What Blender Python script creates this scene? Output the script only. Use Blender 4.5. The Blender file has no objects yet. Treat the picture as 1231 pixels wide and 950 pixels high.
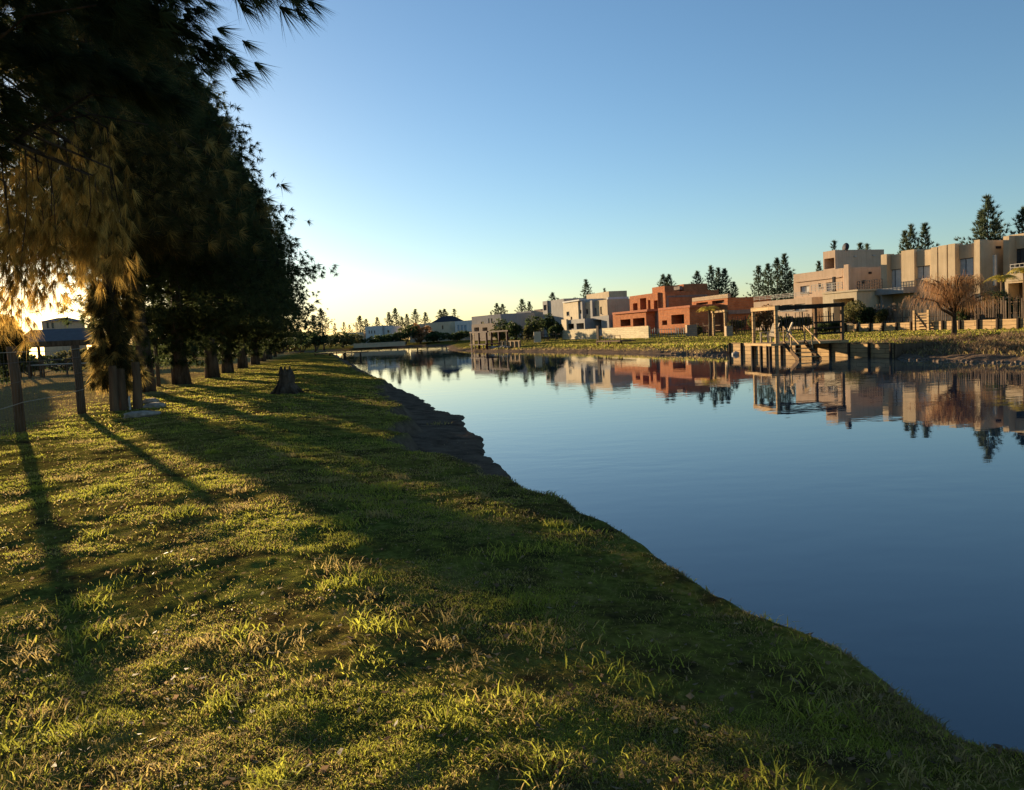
import bpy, bmesh, math, random
import numpy as np
from mathutils import Vector, Matrix
C = bpy.context.scene
random.seed(7); RNG = np.random.default_rng(7)
R = math.radians
# ------------------------------------------------------------------ camera
EYE = 2.1; FPX = 930.0; PW, PH = 1231.0, 950.0; CX, CY = 615.5, 475.0
PITCH = R(4.49); ROLL = R(2.9)
Fv = Vector((0, math.cos(PITCH), -math.sin(PITCH)))
R0 = Vector((1, 0, 0)); U0 = Vector((0, math.sin(PITCH), math.cos(PITCH)))
Rc = math.cos(ROLL)*R0 - math.sin(ROLL)*U0
Uc = math.sin(ROLL)*R0 + math.cos(ROLL)*U0
camd = bpy.data.cameras.new('camera'); cam = bpy.data.objects.new('camera', camd)
C.collection.objects.link(cam); C.camera = cam
cam.matrix_world = Matrix(((Rc.x, Uc.x, -Fv.x, 0), (Rc.y, Uc.y, -Fv.y, 0), (Rc.z, Uc.z, -Fv.z, EYE), (0, 0, 0, 1)))
camd.sensor_fit = 'HORIZONTAL'; camd.sensor_width = 36; camd.lens = FPX/PW*36
camd.clip_start = 0.05; camd.clip_end = 9000
EV = Vector((0, 0, EYE))

def ray(px, py): return (Fv*FPX + (px-CX)*Rc - (py-CY)*Uc).normalized()
def G(px, py, z=0.0):
    d = ray(px, py); t = (z-EYE)/d.z; return EV + d*t
def PD(px, py, Y):
    d = ray(px, py); return EV + d*(Y/d.y)
def XZ(px, d, z):      # world point in image column px at depth d and height z
    k = px-CX
    X = (k*(math.cos(PITCH)*d - math.sin(PITCH)*(z-EYE)) + FPX*(math.sin(ROLL)*math.sin(PITCH)*d + math.sin(ROLL)*math.cos(PITCH)*(z-EYE)))/(FPX*math.cos(ROLL))
    return Vector((X, d, z))

# ------------------------------------------------------------------ light
SUND = ray(-12, 302)
sun_el = math.asin(SUND.z); sun_az = math.atan2(SUND.x, SUND.y)      # clockwise from +Y
w = bpy.data.worlds.new('World'); C.world = w; w.use_nodes = True
nt = w.node_tree; bg = nt.nodes['Background']
sky = nt.nodes.new('ShaderNodeTexSky'); sky.sky_type = 'NISHITA'; sky.sun_disc = False
sky.sun_elevation = sun_el; sky.sun_rotation = sun_az
sky.air_density = 1.0; sky.dust_density = 0.3; sky.ozone_density = 3.0; sky.altitude = 20
hsv = nt.nodes.new('ShaderNodeHueSaturation'); hsv.inputs['Saturation'].default_value = 1.0
nt.links.new(sky.outputs[0], hsv.inputs['Color']); nt.links.new(hsv.outputs[0], bg.inputs[0]); bg.inputs[1].default_value = 0.07
sd = bpy.data.lights.new('sun', 'SUN'); sd.energy = 5.0; sd.angle = R(0.6); sd.color = (1.0, 0.76, 0.46)
so = bpy.data.objects.new('sun', sd); C.collection.objects.link(so)
so.rotation_euler = SUND.to_track_quat('Z', 'Y').to_euler()
C.view_settings.view_transform = 'Standard'; C.view_settings.look = 'None'
C.view_settings.exposure = 1.6; C.view_settings.gamma = 1.0; C.view_settings.use_curve_mapping = False
C.render.engine = 'CYCLES'
C.cycles.max_bounces = 6; C.cycles.transparent_max_bounces = 6; C.cycles.caustics_reflective = False; C.cycles.caustics_refractive = False

# ------------------------------------------------------------------ materials
def newmat(name):
    m = bpy.data.materials.new(name); m.use_nodes = True
    n = m.node_tree.nodes; l = m.node_tree.links
    return m, n, l, n['Principled BSDF']
def ramp(n, l, fac, stops):
    r = n.new('ShaderNodeValToRGB'); e = r.color_ramp.elements
    while len(e) < len(stops): e.new(0.5)
    for i, (p, c) in enumerate(stops): e[i].position = p; e[i].color = (*c, 1)
    l.new(fac, r.inputs[0]); return r.outputs[0]
def noise(n, l, scale, detail=4, vec=None, rough=.6):
    t = n.new('ShaderNodeTexNoise'); t.inputs['Scale'].default_value = scale; t.inputs['Detail'].default_value = detail
    t.inputs['Roughness'].default_value = rough
    if vec is not None: l.new(vec, t.inputs['Vector'])
    return t.outputs['Fac']
def bump(n, l, fac, b, strength=.3, dist=.02):
    k = n.new('ShaderNodeBump'); k.inputs['Strength'].default_value = strength; k.inputs['Distance'].default_value = dist
    l.new(fac, k.inputs['Height']); l.new(k.outputs[0], b.inputs['Normal'])
def mat(name, col, var=.18, scale=3., rough=.85, bs=.3, bd=.02, metal=0., stretch=(1, 1, 1)):
    m, n, l, b = newmat(name)
    tc = n.new('ShaderNodeTexCoord'); mp = n.new('ShaderNodeMapping'); mp.inputs['Scale'].default_value = stretch
    l.new(tc.outputs['Object'], mp.inputs[0]); v = mp.outputs[0]
    f = noise(n, l, scale, 6, v)
    lo = tuple(c*(1-var*1.6) for c in col); hi = tuple(min(1, c*(1+var)) for c in col)
    cc = ramp(n, l, f, [(.3, lo), (.7, hi)])
    if 'stucco' in name or 'render' in name or 'concrete' in name:
        ms = n.new('ShaderNodeMapping'); ms.inputs['Scale'].default_value = (2.6, 2.6, .22); l.new(tc.outputs['Object'], ms.inputs[0])
        st = noise(n, l, 1.4, 6, ms.outputs[0], .65); mm = n.new('ShaderNodeMixRGB'); mm.blend_type = 'MULTIPLY'; mm.inputs[0].default_value = 1
        l.new(cc, mm.inputs[1]); l.new(ramp(n, l, st, [(.3, (.86, .84, .81)), (.6, (1, 1, 1))]), mm.inputs[2]); cc = mm.outputs[0]
    l.new(cc, b.inputs['Base Color'])
    b.inputs['Roughness'].default_value = max(rough, .7); b.inputs['Metallic'].default_value = metal; b.inputs['Specular IOR Level'].default_value = .02
    f2 = noise(n, l, scale*7, 4, v)
    bump(n, l, f2, b, bs, bd)
    return m
def leafmat(name, stops, trans=.45, rough=.6):
    m, n, l, b = newmat(name)
    at = n.new('ShaderNodeAttribute'); at.attribute_name = 'v'
    c = ramp(n, l, at.outputs['Fac'], stops)
    l.new(c, b.inputs['Base Color']); b.inputs['Roughness'].default_value = rough
    b.inputs['Specular IOR Level'].default_value = .08
    t = n.new('ShaderNodeBsdfTranslucent'); mx = n.new('ShaderNodeMixShader'); mx.inputs[0].default_value = trans
    hs = n.new('ShaderNodeHueSaturation'); hs.inputs['Value'].default_value = 1.5; l.new(c, hs.inputs['Color'])
    l.new(hs.outputs[0], t.inputs[0]); l.new(b.outputs[0], mx.inputs[1]); l.new(t.outputs[0], mx.inputs[2])
    l.new(mx.outputs[0], n['Material Output'].inputs[0]); return m
def wallcoord(n, l, scale=1.):
    tc = n.new('ShaderNodeTexCoord'); s = n.new('ShaderNodeSeparateXYZ'); l.new(tc.outputs['Object'], s.inputs[0])
    a = n.new('ShaderNodeMath'); l.new(s.outputs[0], a.inputs[0]); l.new(s.outputs[1], a.inputs[1])
    cb = n.new('ShaderNodeCombineXYZ'); l.new(a.outputs[0], cb.inputs[0]); l.new(s.outputs[2], cb.inputs[1])
    return cb.outputs[0], tc.outputs['Object']
def brickmat(name, c1, c2, mortar, bw=.36, bh=.2, ms=.02):
    m, n, l, b = newmat(name); v, o = wallcoord(n, l)
    t = n.new('ShaderNodeTexBrick'); l.new(v, t.inputs[0]); t.inputs['Scale'].default_value = 1
    t.inputs['Brick Width'].default_value = bw; t.inputs['Row Height'].default_value = bh; t.inputs['Mortar Size'].default_value = ms
    t.inputs['Color1'].default_value = (*c1, 1); t.inputs['Color2'].default_value = (*c2, 1); t.inputs['Mortar'].default_value = (*mortar, 1)
    f = noise(n, l, 1.3, 5, o); mx = n.new('ShaderNodeMixRGB'); mx.blend_type = 'MULTIPLY'; mx.inputs[0].default_value = .7
    l.new(t.outputs[0], mx.inputs[1]); l.new(ramp(n, l, f, [(.3, (.6, .6, .62)), (.65, (1, 1, 1))]), mx.inputs[2])
    l.new(mx.outputs[0], b.inputs['Base Color']); b.inputs['Roughness'].default_value = .9; b.inputs['Specular IOR Level'].default_value = .02
    bump(n, l, t.outputs['Fac'], b, .5, -.02); return m
def plankmat(name, col, dark, row=.2, rough=.8):
    m, n, l, b = newmat(name); v, o = wallcoord(n, l)
    t = n.new('ShaderNodeTexBrick'); l.new(v, t.inputs[0]); t.inputs['Scale'].default_value = 1; t.offset = .37
    t.inputs['Brick Width'].default_value = 2.2; t.inputs['Row Height'].default_value = row; t.inputs['Mortar Size'].default_value = .012
    t.inputs['Color1'].default_value = (*col, 1); t.inputs['Color2'].default_value = (*[c*.78 for c in col], 1); t.inputs['Mortar'].default_value = (*dark, 1)
    mp = n.new('ShaderNodeMapping'); mp.inputs['Scale'].default_value = (.6, .6, 7); l.new(o, mp.inputs[0])
    f = noise(n, l, 2.2, 6, mp.outputs[0]); mx = n.new('ShaderNodeMixRGB'); mx.blend_type = 'MULTIPLY'; mx.inputs[0].default_value = .8
    l.new(t.outputs[0], mx.inputs[1]); l.new(ramp(n, l, f, [(.25, (.45, .42, .4)), (.6, (1, 1, 1))]), mx.inputs[2])
    l.new(mx.outputs[0], b.inputs['Base Color']); b.inputs['Roughness'].default_value = rough; b.inputs['Specular IOR Level'].default_value = .02
    bump(n, l, f, b, .4, .02); return m
def glassmat(name, col=(.03, .04, .05), rough=.05):
    m, n, l, b = newmat(name); b.inputs['Base Color'].default_value = (*col, 1); b.inputs['Roughness'].default_value = rough
    b.inputs['IOR'].default_value = 1.6; f = noise(n, l, 1.2, 2); bump(n, l, f, b, .05, .02); return m

M = {}
M['stucco_tan'] = mat('tan stucco', (.52, .40, .26), .08, .8)
M['stucco_pink'] = mat('pink beige stucco', (.53, .385, .27), .08, .8)
M['stucco_cream'] = mat('cream render', (.58, .47, .32), .08, .8)
M['stucco_white'] = mat('white render', (.60, .58, .54), .08, .8)
M['stucco_grey'] = mat('grey render', (.33, .31, .29), .1, .8)
M['concrete'] = mat('raw concrete', (.24, .19, .16), .2, 2)
M['brick'] = brickmat('red hollow brick', (.54, .185, .065), (.42, .13, .045), (.32, .20, .13))
M['block'] = brickmat('pale brick pier', (.50, .36, .22), (.42, .30, .18), (.25, .22, .2), .4, .2)
M['glass'] = glassmat('window glass')
M['curtain'] = mat('curtained window', (.55, .52, .46), .1, 4, .3)
M['blue_curtain'] = mat('bluish window blind', (.36, .42, .46), .1, 4, .3)
M['dark_metal'] = mat('dark metal frame', (.03, .03, .035), .1, 5, .4)
M['rail'] = mat('pale painted rail', (.42, .38, .33), .1, 5, .5)
M['roof_dark'] = mat('dark slate roof', (.05, .05, .06), .2, 6, .6)
M['roof_grey'] = mat('grey metal roof', (.15, .14, .14), .1, 3, .45)
M['interior'] = mat('dark sheet for unlit interior', (.12, .09, .07), .2, 2)  # dark tone stands in for the shade inside openings
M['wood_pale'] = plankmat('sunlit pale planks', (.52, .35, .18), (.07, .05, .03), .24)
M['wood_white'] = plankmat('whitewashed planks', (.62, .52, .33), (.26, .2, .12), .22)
M['wood_dark'] = mat('tarred and shaded timber', (.05, .035, .025), .3, 5, .8, .5, .02, 0, (1, 1, .2))  # also paints the shade on the pergola's side and back beams
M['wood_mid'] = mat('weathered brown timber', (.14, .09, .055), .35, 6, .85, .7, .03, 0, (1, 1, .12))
M['wood_grey'] = mat('grey weathered stakes', (.13, .095, .07), .4, 6, .85, .6, .02, 0, (1, 1, .15))
M['paint_white'] = mat('worn white paint', (.45, .38, .28), .12, 6, .6)
M['burgundy'] = mat('burgundy painted timber', (.07, .022, .018), .2, 6, .6)
M['bark'] = mat('rough bark', (.12, .085, .06), .5, 5, .95, 1., .09, 0, (1, 1, .25))
M['bark_far'] = mat('grey brown bark', (.13, .09, .06), .3, 3, .95)
M['wire'] = mat('galvanised wire', (.2, .18, .16), .1, 20, .4, .1, .001, .6)
M['rope'] = mat('pale cable', (.42, .36, .28), .15, 20, .7, .2, .002)
M['stone'] = mat('pale stone', (.36, .31, .26), .3, 8, .9, .8, .03)
M['boulder'] = mat('bank rubble', (.22, .16, .115), .4, 3, .95, .8, .05)
M['green_mesh'] = mat('blue grey fence sheet', (.22, .30, .32), .2, 3, .6)
M['terracotta'] = mat('terracotta', (.40, .15, .08), .2, 6)
pine = [(0, (.018, .026, .012)), (.5, (.040, .055, .020)), (1, (.085, .090, .032))]
M['pine'] = leafmat('casuarina needles', pine, .45)
M['pine_backlit'] = leafmat('thin needles tinted by backlight', [(0, (.03, .03, .012)), (.6, (.09, .075, .025)), (1, (.40, .27, .08))], .6)  # gold of the sun shining through is put into the needle colour
M['pine_spray'] = leafmat('hanging needles tinted by sun glow', [(0, (.12, .075, .02)), (.5, (.32, .20, .05)), (1, (.60, .40, .11))], .7)  # glow of the low sun painted in as a bright gold tint
M['conifer'] = leafmat('far conifer foliage', [(0, (.030, .045, .026)), (.5, (.055, .075, .042)), (1, (.10, .115, .06))], .3)
M['bush'] = leafmat('dark shrub leaves', [(0, (.02, .03, .012)), (.5, (.04, .06, .022)), (1, (.09, .11, .04))], .35)
M['olive'] = leafmat('olive shrub leaves', [(0, (.05, .05, .02)), (.5, (.10, .10, .035)), (1, (.2, .17, .06))], .35)
M['willow'] = leafmat('bare rust twigs', [(0, (.16, .075, .035)), (.5, (.30, .15, .06)), (1, (.42, .24, .10))], .25)
M['palm'] = leafmat('yellowed palm fronds', [(0, (.20, .17, .03)), (.5, (.34, .27, .04)), (1, (.48, .36, .07))], .4)
M['grass'] = leafmat('grass blades', [(0, (.08, .055, .026)), (.18, (.26, .185, .08)), (.42, (.42, .32, .11)), (.6, (.21, .215, .035)), (.85, (.33, .33, .045)), (1, (.46, .43, .065))], .5, .8)
M['drygrass'] = leafmat('dry bank grass', [(0, (.10, .06, .035)), (.5, (.22, .14, .08)), (1, (.34, .25, .13))], .35)

# ------------------------------------------------------------------ builders
def link(o): C.collection.objects.link(o); return o
def tag(o, label=None, cat=None, group=None, kind=None):
    if label: o['label'] = label
    if cat: o['category'] = cat
    if group: o['group'] = group
    if kind: o['kind'] = kind
    return o
def empty(name, loc, rz=0, label=None, cat=None, group=None):
    o = bpy.data.objects.new(name, None); o.empty_display_size = .3; link(o)
    o.location = loc; o.rotation_euler = (0, 0, rz); return tag(o, label, cat, group)
class MB:
    def __init__(s): s.v = []; s.f = []
    def quadbox(s, b, t):       # b, t: 4 bottom, 4 top points (ccw from above)
        k = len(s.v); s.v += [tuple(p) for p in b] + [tuple(p) for p in t]
        s.f += [(k+3, k+2, k+1, k), (k+4, k+5, k+6, k+7)] + [(k+i, k+(i+1) % 4, k+4+(i+1) % 4, k+4+i) for i in range(4)]
        return s
    def box(s, x0, x1, y0, y1, z0, z1):
        if x0 > x1: x0, x1 = x1, x0
        if y0 > y1: y0, y1 = y1, y0
        return s.quadbox([(x0, y0, z0), (x1, y0, z0), (x1, y1, z0), (x0, y1, z0)], [(x0, y0, z1), (x1, y0, z1), (x1, y1, z1), (x0, y1, z1)])
    def beam(s, a, b, wd, ht=None):      # rectangular bar a->b
        a = Vector(a); b = Vector(b); ht = ht or wd; d = (b-a).normalized()
        up = Vector((0, 0, 1)) if abs(d.z) < .95 else Vector((0, 1, 0))
        sx = d.cross(up).normalized()*wd/2; sz = sx.cross(d).normalized()*ht/2
        return s.quadbox([a-sx-sz, a+sx-sz, a+sx+sz, a-sx+sz][::-1], [b-sx-sz, b+sx-sz, b+sx+sz, b-sx+sz][::-1])
    def tube(s, pts, rad, n=7, cap=True, wob=0.):
        pts = [Vector(p) for p in pts]; k0 = len(s.v)
        if not hasattr(rad, '__len__'): rad = [rad]*len(pts)
        for i, p in enumerate(pts):
            d = (pts[min(i+1, len(pts)-1)]-pts[max(i-1, 0)]).normalized()
            up = Vector((0, 0, 1)) if abs(d.z) < .9 else Vector((1, 0, 0))
            a = d.cross(up).normalized(); b = d.cross(a)
            for j in range(n):
                t = 2*math.pi*j/n; r = rad[i]*(1+random.uniform(-wob, wob))
                s.v.append(tuple(p + a*math.cos(t)*r + b*math.sin(t)*r))
        for i in range(len(pts)-1):
            for j in range(n):
                s.f.append((k0+i*n+j, k0+i*n+(j+1) % n, k0+(i+1)*n+(j+1) % n, k0+(i+1)*n+j))
        if cap: s.f.append(tuple(k0+j for j in range(n))); s.f.append(tuple(k0+(len(pts)-1)*n+j for j in range(n))[::-1])
        return s
    def build(s, name, m, parent=None, smooth=False, kind=None):
        me = bpy.data.meshes.new(name); me.from_pydata(s.v, [], s.f); me.materials.append(m)
        bm = bmesh.new(); bm.from_mesh(me); bmesh.ops.recalc_face_normals(bm, faces=bm.faces); bm.to_mesh(me); bm.free()
        if smooth: me.polygons.foreach_set('use_smooth', [True]*len(me.polygons))
        o = bpy.data.objects.new(name, me); link(o); o.parent = parent
        if kind: o['kind'] = kind
        return o
def tris(name, V, T, m, parent=None, val=None):
    me = bpy.data.meshes.new(name); V = np.asarray(V, np.float32); T = np.asarray(T, np.int32)
    k = T.shape[1]
    me.vertices.add(len(V)); me.vertices.foreach_set('co', V.ravel())
    me.loops.add(T.size); me.loops.foreach_set('vertex_index', T.ravel())
    me.polygons.add(len(T)); me.polygons.foreach_set('loop_start', np.arange(0, T.size, k, dtype=np.int32))
    me.polygons.foreach_set('loop_total', np.full(len(T), k, np.int32))
    if val is not None:
        a = me.attributes.new('v', 'FLOAT', 'POINT'); a.data.foreach_set('value', np.asarray(val, np.float32))
    me.update(calc_edges=True); me.materials.append(m)
    o = bpy.data.objects.new(name, me); link(o); o.parent = parent; return o
def copy_tree(o, parent=None):
    c = o.copy(); link(c); c.parent = parent
    for ch in [q for q in list(C.collection.objects) if q.parent == o]: copy_tree(ch, c)
    return c

# value noise
LAT = RNG.random((256, 256))
def vn(x, y):
    xi = np.floor(x).astype(int); yi = np.floor(y).astype(int); fx = x-xi; fy = y-yi
    fx = fx*fx*(3-2*fx); fy = fy*fy*(3-2*fy)
    g = lambda a, b: LAT[a & 255, b & 255]
    return (g(xi, yi)*(1-fx)+g(xi+1, yi)*fx)*(1-fy) + (g(xi, yi+1)*(1-fx)+g(xi+1, yi+1)*fx)*fy
def fbm(x, y, o=4):
    t = 0; a = .5; s = 0
    for i in range(o): t = t+a*vn(x+17.3*i, y-9.1*i); s += a; x = x*2.03; y = y*2.03; a *= .5
    return t/s
def sstep(a, b, x): t = np.clip((x-a)/(b-a), 0, 1); return t*t*(3-2*t)

# ------------------------------------------------------------------ terrain
near_px = [(1231, 938), (1150, 873), (1050, 818), (960, 768), (870, 717), (780, 667), (690, 627), (650, 608), (612, 577), (582, 547),
           (579, 526), (548, 502), (515, 483), (495, 475), (440, 450), (428, 442), (420, 437), (410, 431), (404, 427)]
far_px = [(536, 420.5), (570, 423), (650, 423), (700, 423.5), (780, 425.5), (840, 427), (878, 425.6), (1072, 431), (1100, 431.5), (1147, 432), (1190, 433), (1231, 434.5)]
near_w = [(60, -60), (22, -22), (9, -4), (5, 1.2)] + [tuple(G(a, b, .12 if i_ < 5 else .05 if i_ < 8 else 0).xy) for i_, (a, b) in enumerate(near_px)]
mid_w = [(-62, 205), (-60, 226), (-40, 230), (-25, 222), (-16, 190), (-11.5, 150)]
far_w = [tuple(G(a, b).xy) for a, b in far_px] + [(27, 22), (40, 5), (80, -30)]
POND = np.array(near_w + mid_w + far_w)
NEARN = len(near_w)
yard_px = [(1005, 64.5), (1231, 46.5)]
YA = XZ(1005, 65, 1.45); YB = XZ(1231, 46, 1.45)
YARD = np.array([YA.xy, YB.xy, (42, 20), (120, 0), (160, 160), (60, 150), (YA.x+9, YA.y+24)])
def segdist(x, y, poly):
    best = np.full(x.shape, 1e9); idx = np.zeros(x.shape, int); ins = np.zeros(x.shape, bool)
    n = len(poly)
    for i in range(n):
        ax, ay = poly[i]; bx, by = poly[(i+1) % n]; dx, dy = bx-ax, by-ay
        t = np.clip(((x-ax)*dx+(y-ay)*dy)/(dx*dx+dy*dy), 0, 1)
        d = np.hypot(x-ax-t*dx, y-ay-t*dy); m = d < best; best[m] = d[m]; idx[m] = i
        c = ((ay > y) != (by > y)); 
        with np.errstate(divide='ignore', invalid='ignore'): xi = (bx-ax)*(y-ay)/(by-ay)+ax
        ins ^= c & (x < xi)
    return best, idx, ins
def terrain(x, y, full=False):
    x = np.asarray(x, float); y = np.asarray(y, float)
    d, idx, ins = segdist(x, y, POND); s = np.where(ins, -d, d)
    near = idx < NEARN
    r = np.hypot(x, y)
    wall = (idx == NEARN+len(mid_w)+6)             # shore under the retaining wall
    amp = np.where(r < 12, .10, .3)
    sj = s + np.where(wall, 0, (fbm(x*1.3, y*1.3, 4)-.5)*2*amp + (fbm(x*.45+9, y*.45, 3)-.5)*np.where(near, .5*sstep(6, 14, r), .9))
    # near bank
    wsh = np.where(r < 9, .03+.16*fbm(x*1.6+3, y*1.6, 3), .12 + .35*fbm(x*1.1+3, y*1.1, 3)) + 1.0*sstep(9.5, 13, y)*(1-sstep(24, 34, y)) + .3*sstep(30, 60, y)
    hn = np.where(sj < 0, sj*.35, 0)
    p = np.clip(sj/wsh, 0, 1)
    hn = hn + .10*p + .05*sstep(0, .06, sj) + .30*sstep(0, .38, sj-wsh) + .15*sstep(.2, 3.2, sj-wsh)
    hn = hn + .03*sstep(5, 12, s)*1
    # far bank
    hf = np.where(sj < 0, sj*.35, 0) + .18*sstep(0, .5, sj) + .38*sstep(.3, 2.8, sj) + .34*sstep(2.5, 9, sj)
    hf = np.where(wall, np.where(s < .55, -.5, .66+.24*sstep(.5, 8, s)), hf)
    yd, yi, yin = segdist(x, y, YARD); ys = np.where(yin, yd, -yd)
    hf = hf + .53*sstep(-.02, .25, ys)*np.where(s > 2, 1, 0) + .3*sstep(16, 30, s)*(1-sstep(-4, 0, ys))
    h = np.where(near, hn, hf)
    # relief
    land = sstep(0, .6, s)
    h = h + land*((fbm(x*.5, y*.5, 3)-.5)*.14*sstep(1.5, 5, s) + (fbm(x*2.6+5, y*2.6, 4)-.5)*.055*(1-sstep(25, 60, r)*.5) + (fbm(x*9, y*9, 2)-.5)*.02*(1-sstep(10, 25, r)))
    h = np.clip(h, -.9, None)
    if full:
        mud = np.where(near, 1-sstep(wsh+np.where(r < 9, .06, .18), wsh+np.where(r < 9, .38, .5), sj), 1-sstep(np.where(x > y*.5, 1.6, .7), np.where(x > y*.5, 4.2, 2.0), sj+(fbm(x*.6, y*.6, 3)-.5)*np.where(x > y*.5, 3, 1.2)))
        mud = np.where(wall, 0, mud)
        return h, s, near, mud, ys
    return h
def gz(x, y): return float(terrain(np.array([x]), np.array([y]))[0])

az = np.concatenate([np.arange(-48, 48.01, .12), np.arange(50, 312, 3.0)]); na = len(az)
rr = [.5]
while rr[-1] < 260: rr.append(rr[-1]*1.0095)
while rr[-1] < 5000: rr.append(rr[-1]*1.16)
rr = np.array(rr)
A_, R_ = np.meshgrid(np.radians(az), rr); X_ = (np.sin(A_)*R_).ravel(); Y_ = (np.cos(A_)*R_).ravel()
H_, S_, N_, MUD_, YS_ = terrain(X_, Y_, True)
V = np.stack([X_, Y_, H_], 1); nr = len(rr)
i, j = np.meshgrid(np.arange(nr-1), np.arange(na), indexing='ij'); j2 = (j+1) % na
Q = np.stack([i*na+j, (i+1)*na+j, (i+1)*na+j2, i*na+j2], -1).reshape(-1, 4)
V = np.vstack([V, [[0, 0, gz(0, 0)]]]); H0 = V[-1, 2]
def ground_mat():
    m, n, l, b = newmat('grass soil and mud ground')
    g = n.new('ShaderNodeNewGeometry'); pos = g.outputs['Position']
    at = n.new('ShaderNodeAttribute'); at.attribute_name = 'mud'
    ay = n.new('ShaderNodeAttribute'); ay.attribute_name = 'litter'
    f1 = noise(n, l, 3.2, 8, pos, .7); f2 = noise(n, l, 16, 6, pos, .7); f3 = noise(n, l, .35, 4, pos)
    near = ramp(n, l, f1, [(.34, (.05, .036, .02)), (.46, (.12, .10, .03)), (.56, (.18, .17, .036)), (.68, (.27, .21, .07))])
    tone = ramp(n, l, f2, [(.3, (.45, .45, .45)), (.62, (1.15, 1.15, 1.1))])
    m1 = n.new('ShaderNodeMixRGB'); m1.blend_type = 'MULTIPLY'; m1.inputs[0].default_value = 1; l.new(near, m1.inputs[1]); l.new(tone, m1.inputs[2])
    big = ramp(n, l, f3, [(.35, (.8, .95, .8)), (.65, (1.2, 1.05, 1.0))])
    m0 = n.new('ShaderNodeMixRGB'); m0.blend_type = 'MULTIPLY'; m0.inputs[0].default_value = 1; l.new(m1.outputs[0], m0.inputs[1]); l.new(big, m0.inputs[2])
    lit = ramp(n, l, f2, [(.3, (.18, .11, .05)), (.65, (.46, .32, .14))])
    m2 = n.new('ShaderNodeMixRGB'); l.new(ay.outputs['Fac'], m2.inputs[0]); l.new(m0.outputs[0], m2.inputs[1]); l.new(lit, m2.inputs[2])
    mc = ramp(n, l, noise(n, l, 2.5, 8, pos, .7), [(.3, (.075, .05, .035)), (.7, (.22, .155, .105))])
    m3 = n.new('ShaderNodeMixRGB'); l.new(at.outputs['Fac'], m3.inputs[0]); l.new(m2.outputs[0], m3.inputs[1]); l.new(mc, m3.inputs[2])
    l.new(m3.outputs[0], b.inputs['Base Color']); b.inputs['Roughness'].default_value = .95; b.inputs['Specular IOR Level'].default_value = .0
    mxh = n.new('ShaderNodeMath'); l.new(f1, mxh.inputs[0]); l.new(f2, mxh.inputs[1])
    bump(n, l, mxh.outputs[0], b, .8, .06); return m
M['ground'] = ground_mat()
fan = np.stack([np.full(na, nr*na), np.arange(na), (np.arange(na)+1) % na], 1)
gme = bpy.data.meshes.new('ground')
gme.vertices.add(len(V)); gme.vertices.foreach_set('co', V.astype(np.float32).ravel())
li = np.concatenate([Q.ravel(), fan.ravel()]); gme.loops.add(len(li)); gme.loops.foreach_set('vertex_index', li.astype(np.int32))
ls = np.concatenate([np.arange(0, Q.size, 4), Q.size+np.arange(0, fan.size, 3)]); lt = np.concatenate([np.full(len(Q), 4), np.full(len(fan), 3)])
gme.polygons.add(len(ls)); gme.polygons.foreach_set('loop_start', ls.astype(np.int32)); gme.polygons.foreach_set('loop_total', lt.astype(np.int32))
gme.polygons.foreach_set('use_smooth', np.ones(len(ls), bool))
def rowx(Y): return -10.9-.235*(Y-21)
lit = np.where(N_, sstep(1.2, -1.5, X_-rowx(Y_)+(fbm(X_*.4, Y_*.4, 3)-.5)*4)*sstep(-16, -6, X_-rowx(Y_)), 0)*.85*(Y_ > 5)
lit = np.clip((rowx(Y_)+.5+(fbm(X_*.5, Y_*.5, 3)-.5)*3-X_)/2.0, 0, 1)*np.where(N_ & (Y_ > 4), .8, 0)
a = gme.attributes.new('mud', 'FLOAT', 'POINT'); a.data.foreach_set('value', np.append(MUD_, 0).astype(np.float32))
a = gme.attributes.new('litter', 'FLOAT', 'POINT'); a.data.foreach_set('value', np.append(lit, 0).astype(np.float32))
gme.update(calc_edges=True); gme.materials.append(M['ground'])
go = link(bpy.data.objects.new('ground', gme)); go['kind'] = 'structure'
def water_mat():
    m, n, l, b = newmat('still pond water')
    b.inputs['Base Color'].default_value = (.03, .055, .075, 1); b.inputs['Roughness'].default_value = .015; b.inputs['IOR'].default_value = 1.75
    g = n.new('ShaderNodeNewGeometry'); mp = n.new('ShaderNodeMapping'); mp.inputs['Scale'].default_value = (.8, 1.4, 1); l.new(g.outputs['Position'], mp.inputs[0])
    f = noise(n, l, 1.3, 3, mp.outputs[0], .5); f2 = noise(n, l, .12, 3, g.outputs['Position'])
    k = n.new('ShaderNodeBump'); k.inputs['Distance'].default_value = .008; l.new(f, k.inputs['Height'])
    st = n.new('ShaderNodeMapRange'); st.inputs[1].default_value = .4; st.inputs[2].default_value = .7; st.inputs[3].default_value = .12; st.inputs[4].default_value = .75
    l.new(f2, st.inputs[0]); l.new(st.outputs[0], k.inputs['Strength']); l.new(k.outputs[0], b.inputs['Normal']); return m
M['water'] = water_mat()
mb = MB(); mb.v = [(-90, -80, 0), (90, -80, 0), (90, 240, 0), (-90, 240, 0)]; mb.f = [(0, 1, 2, 3)]
mb.build('water', M['water'], kind='structure')

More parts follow.
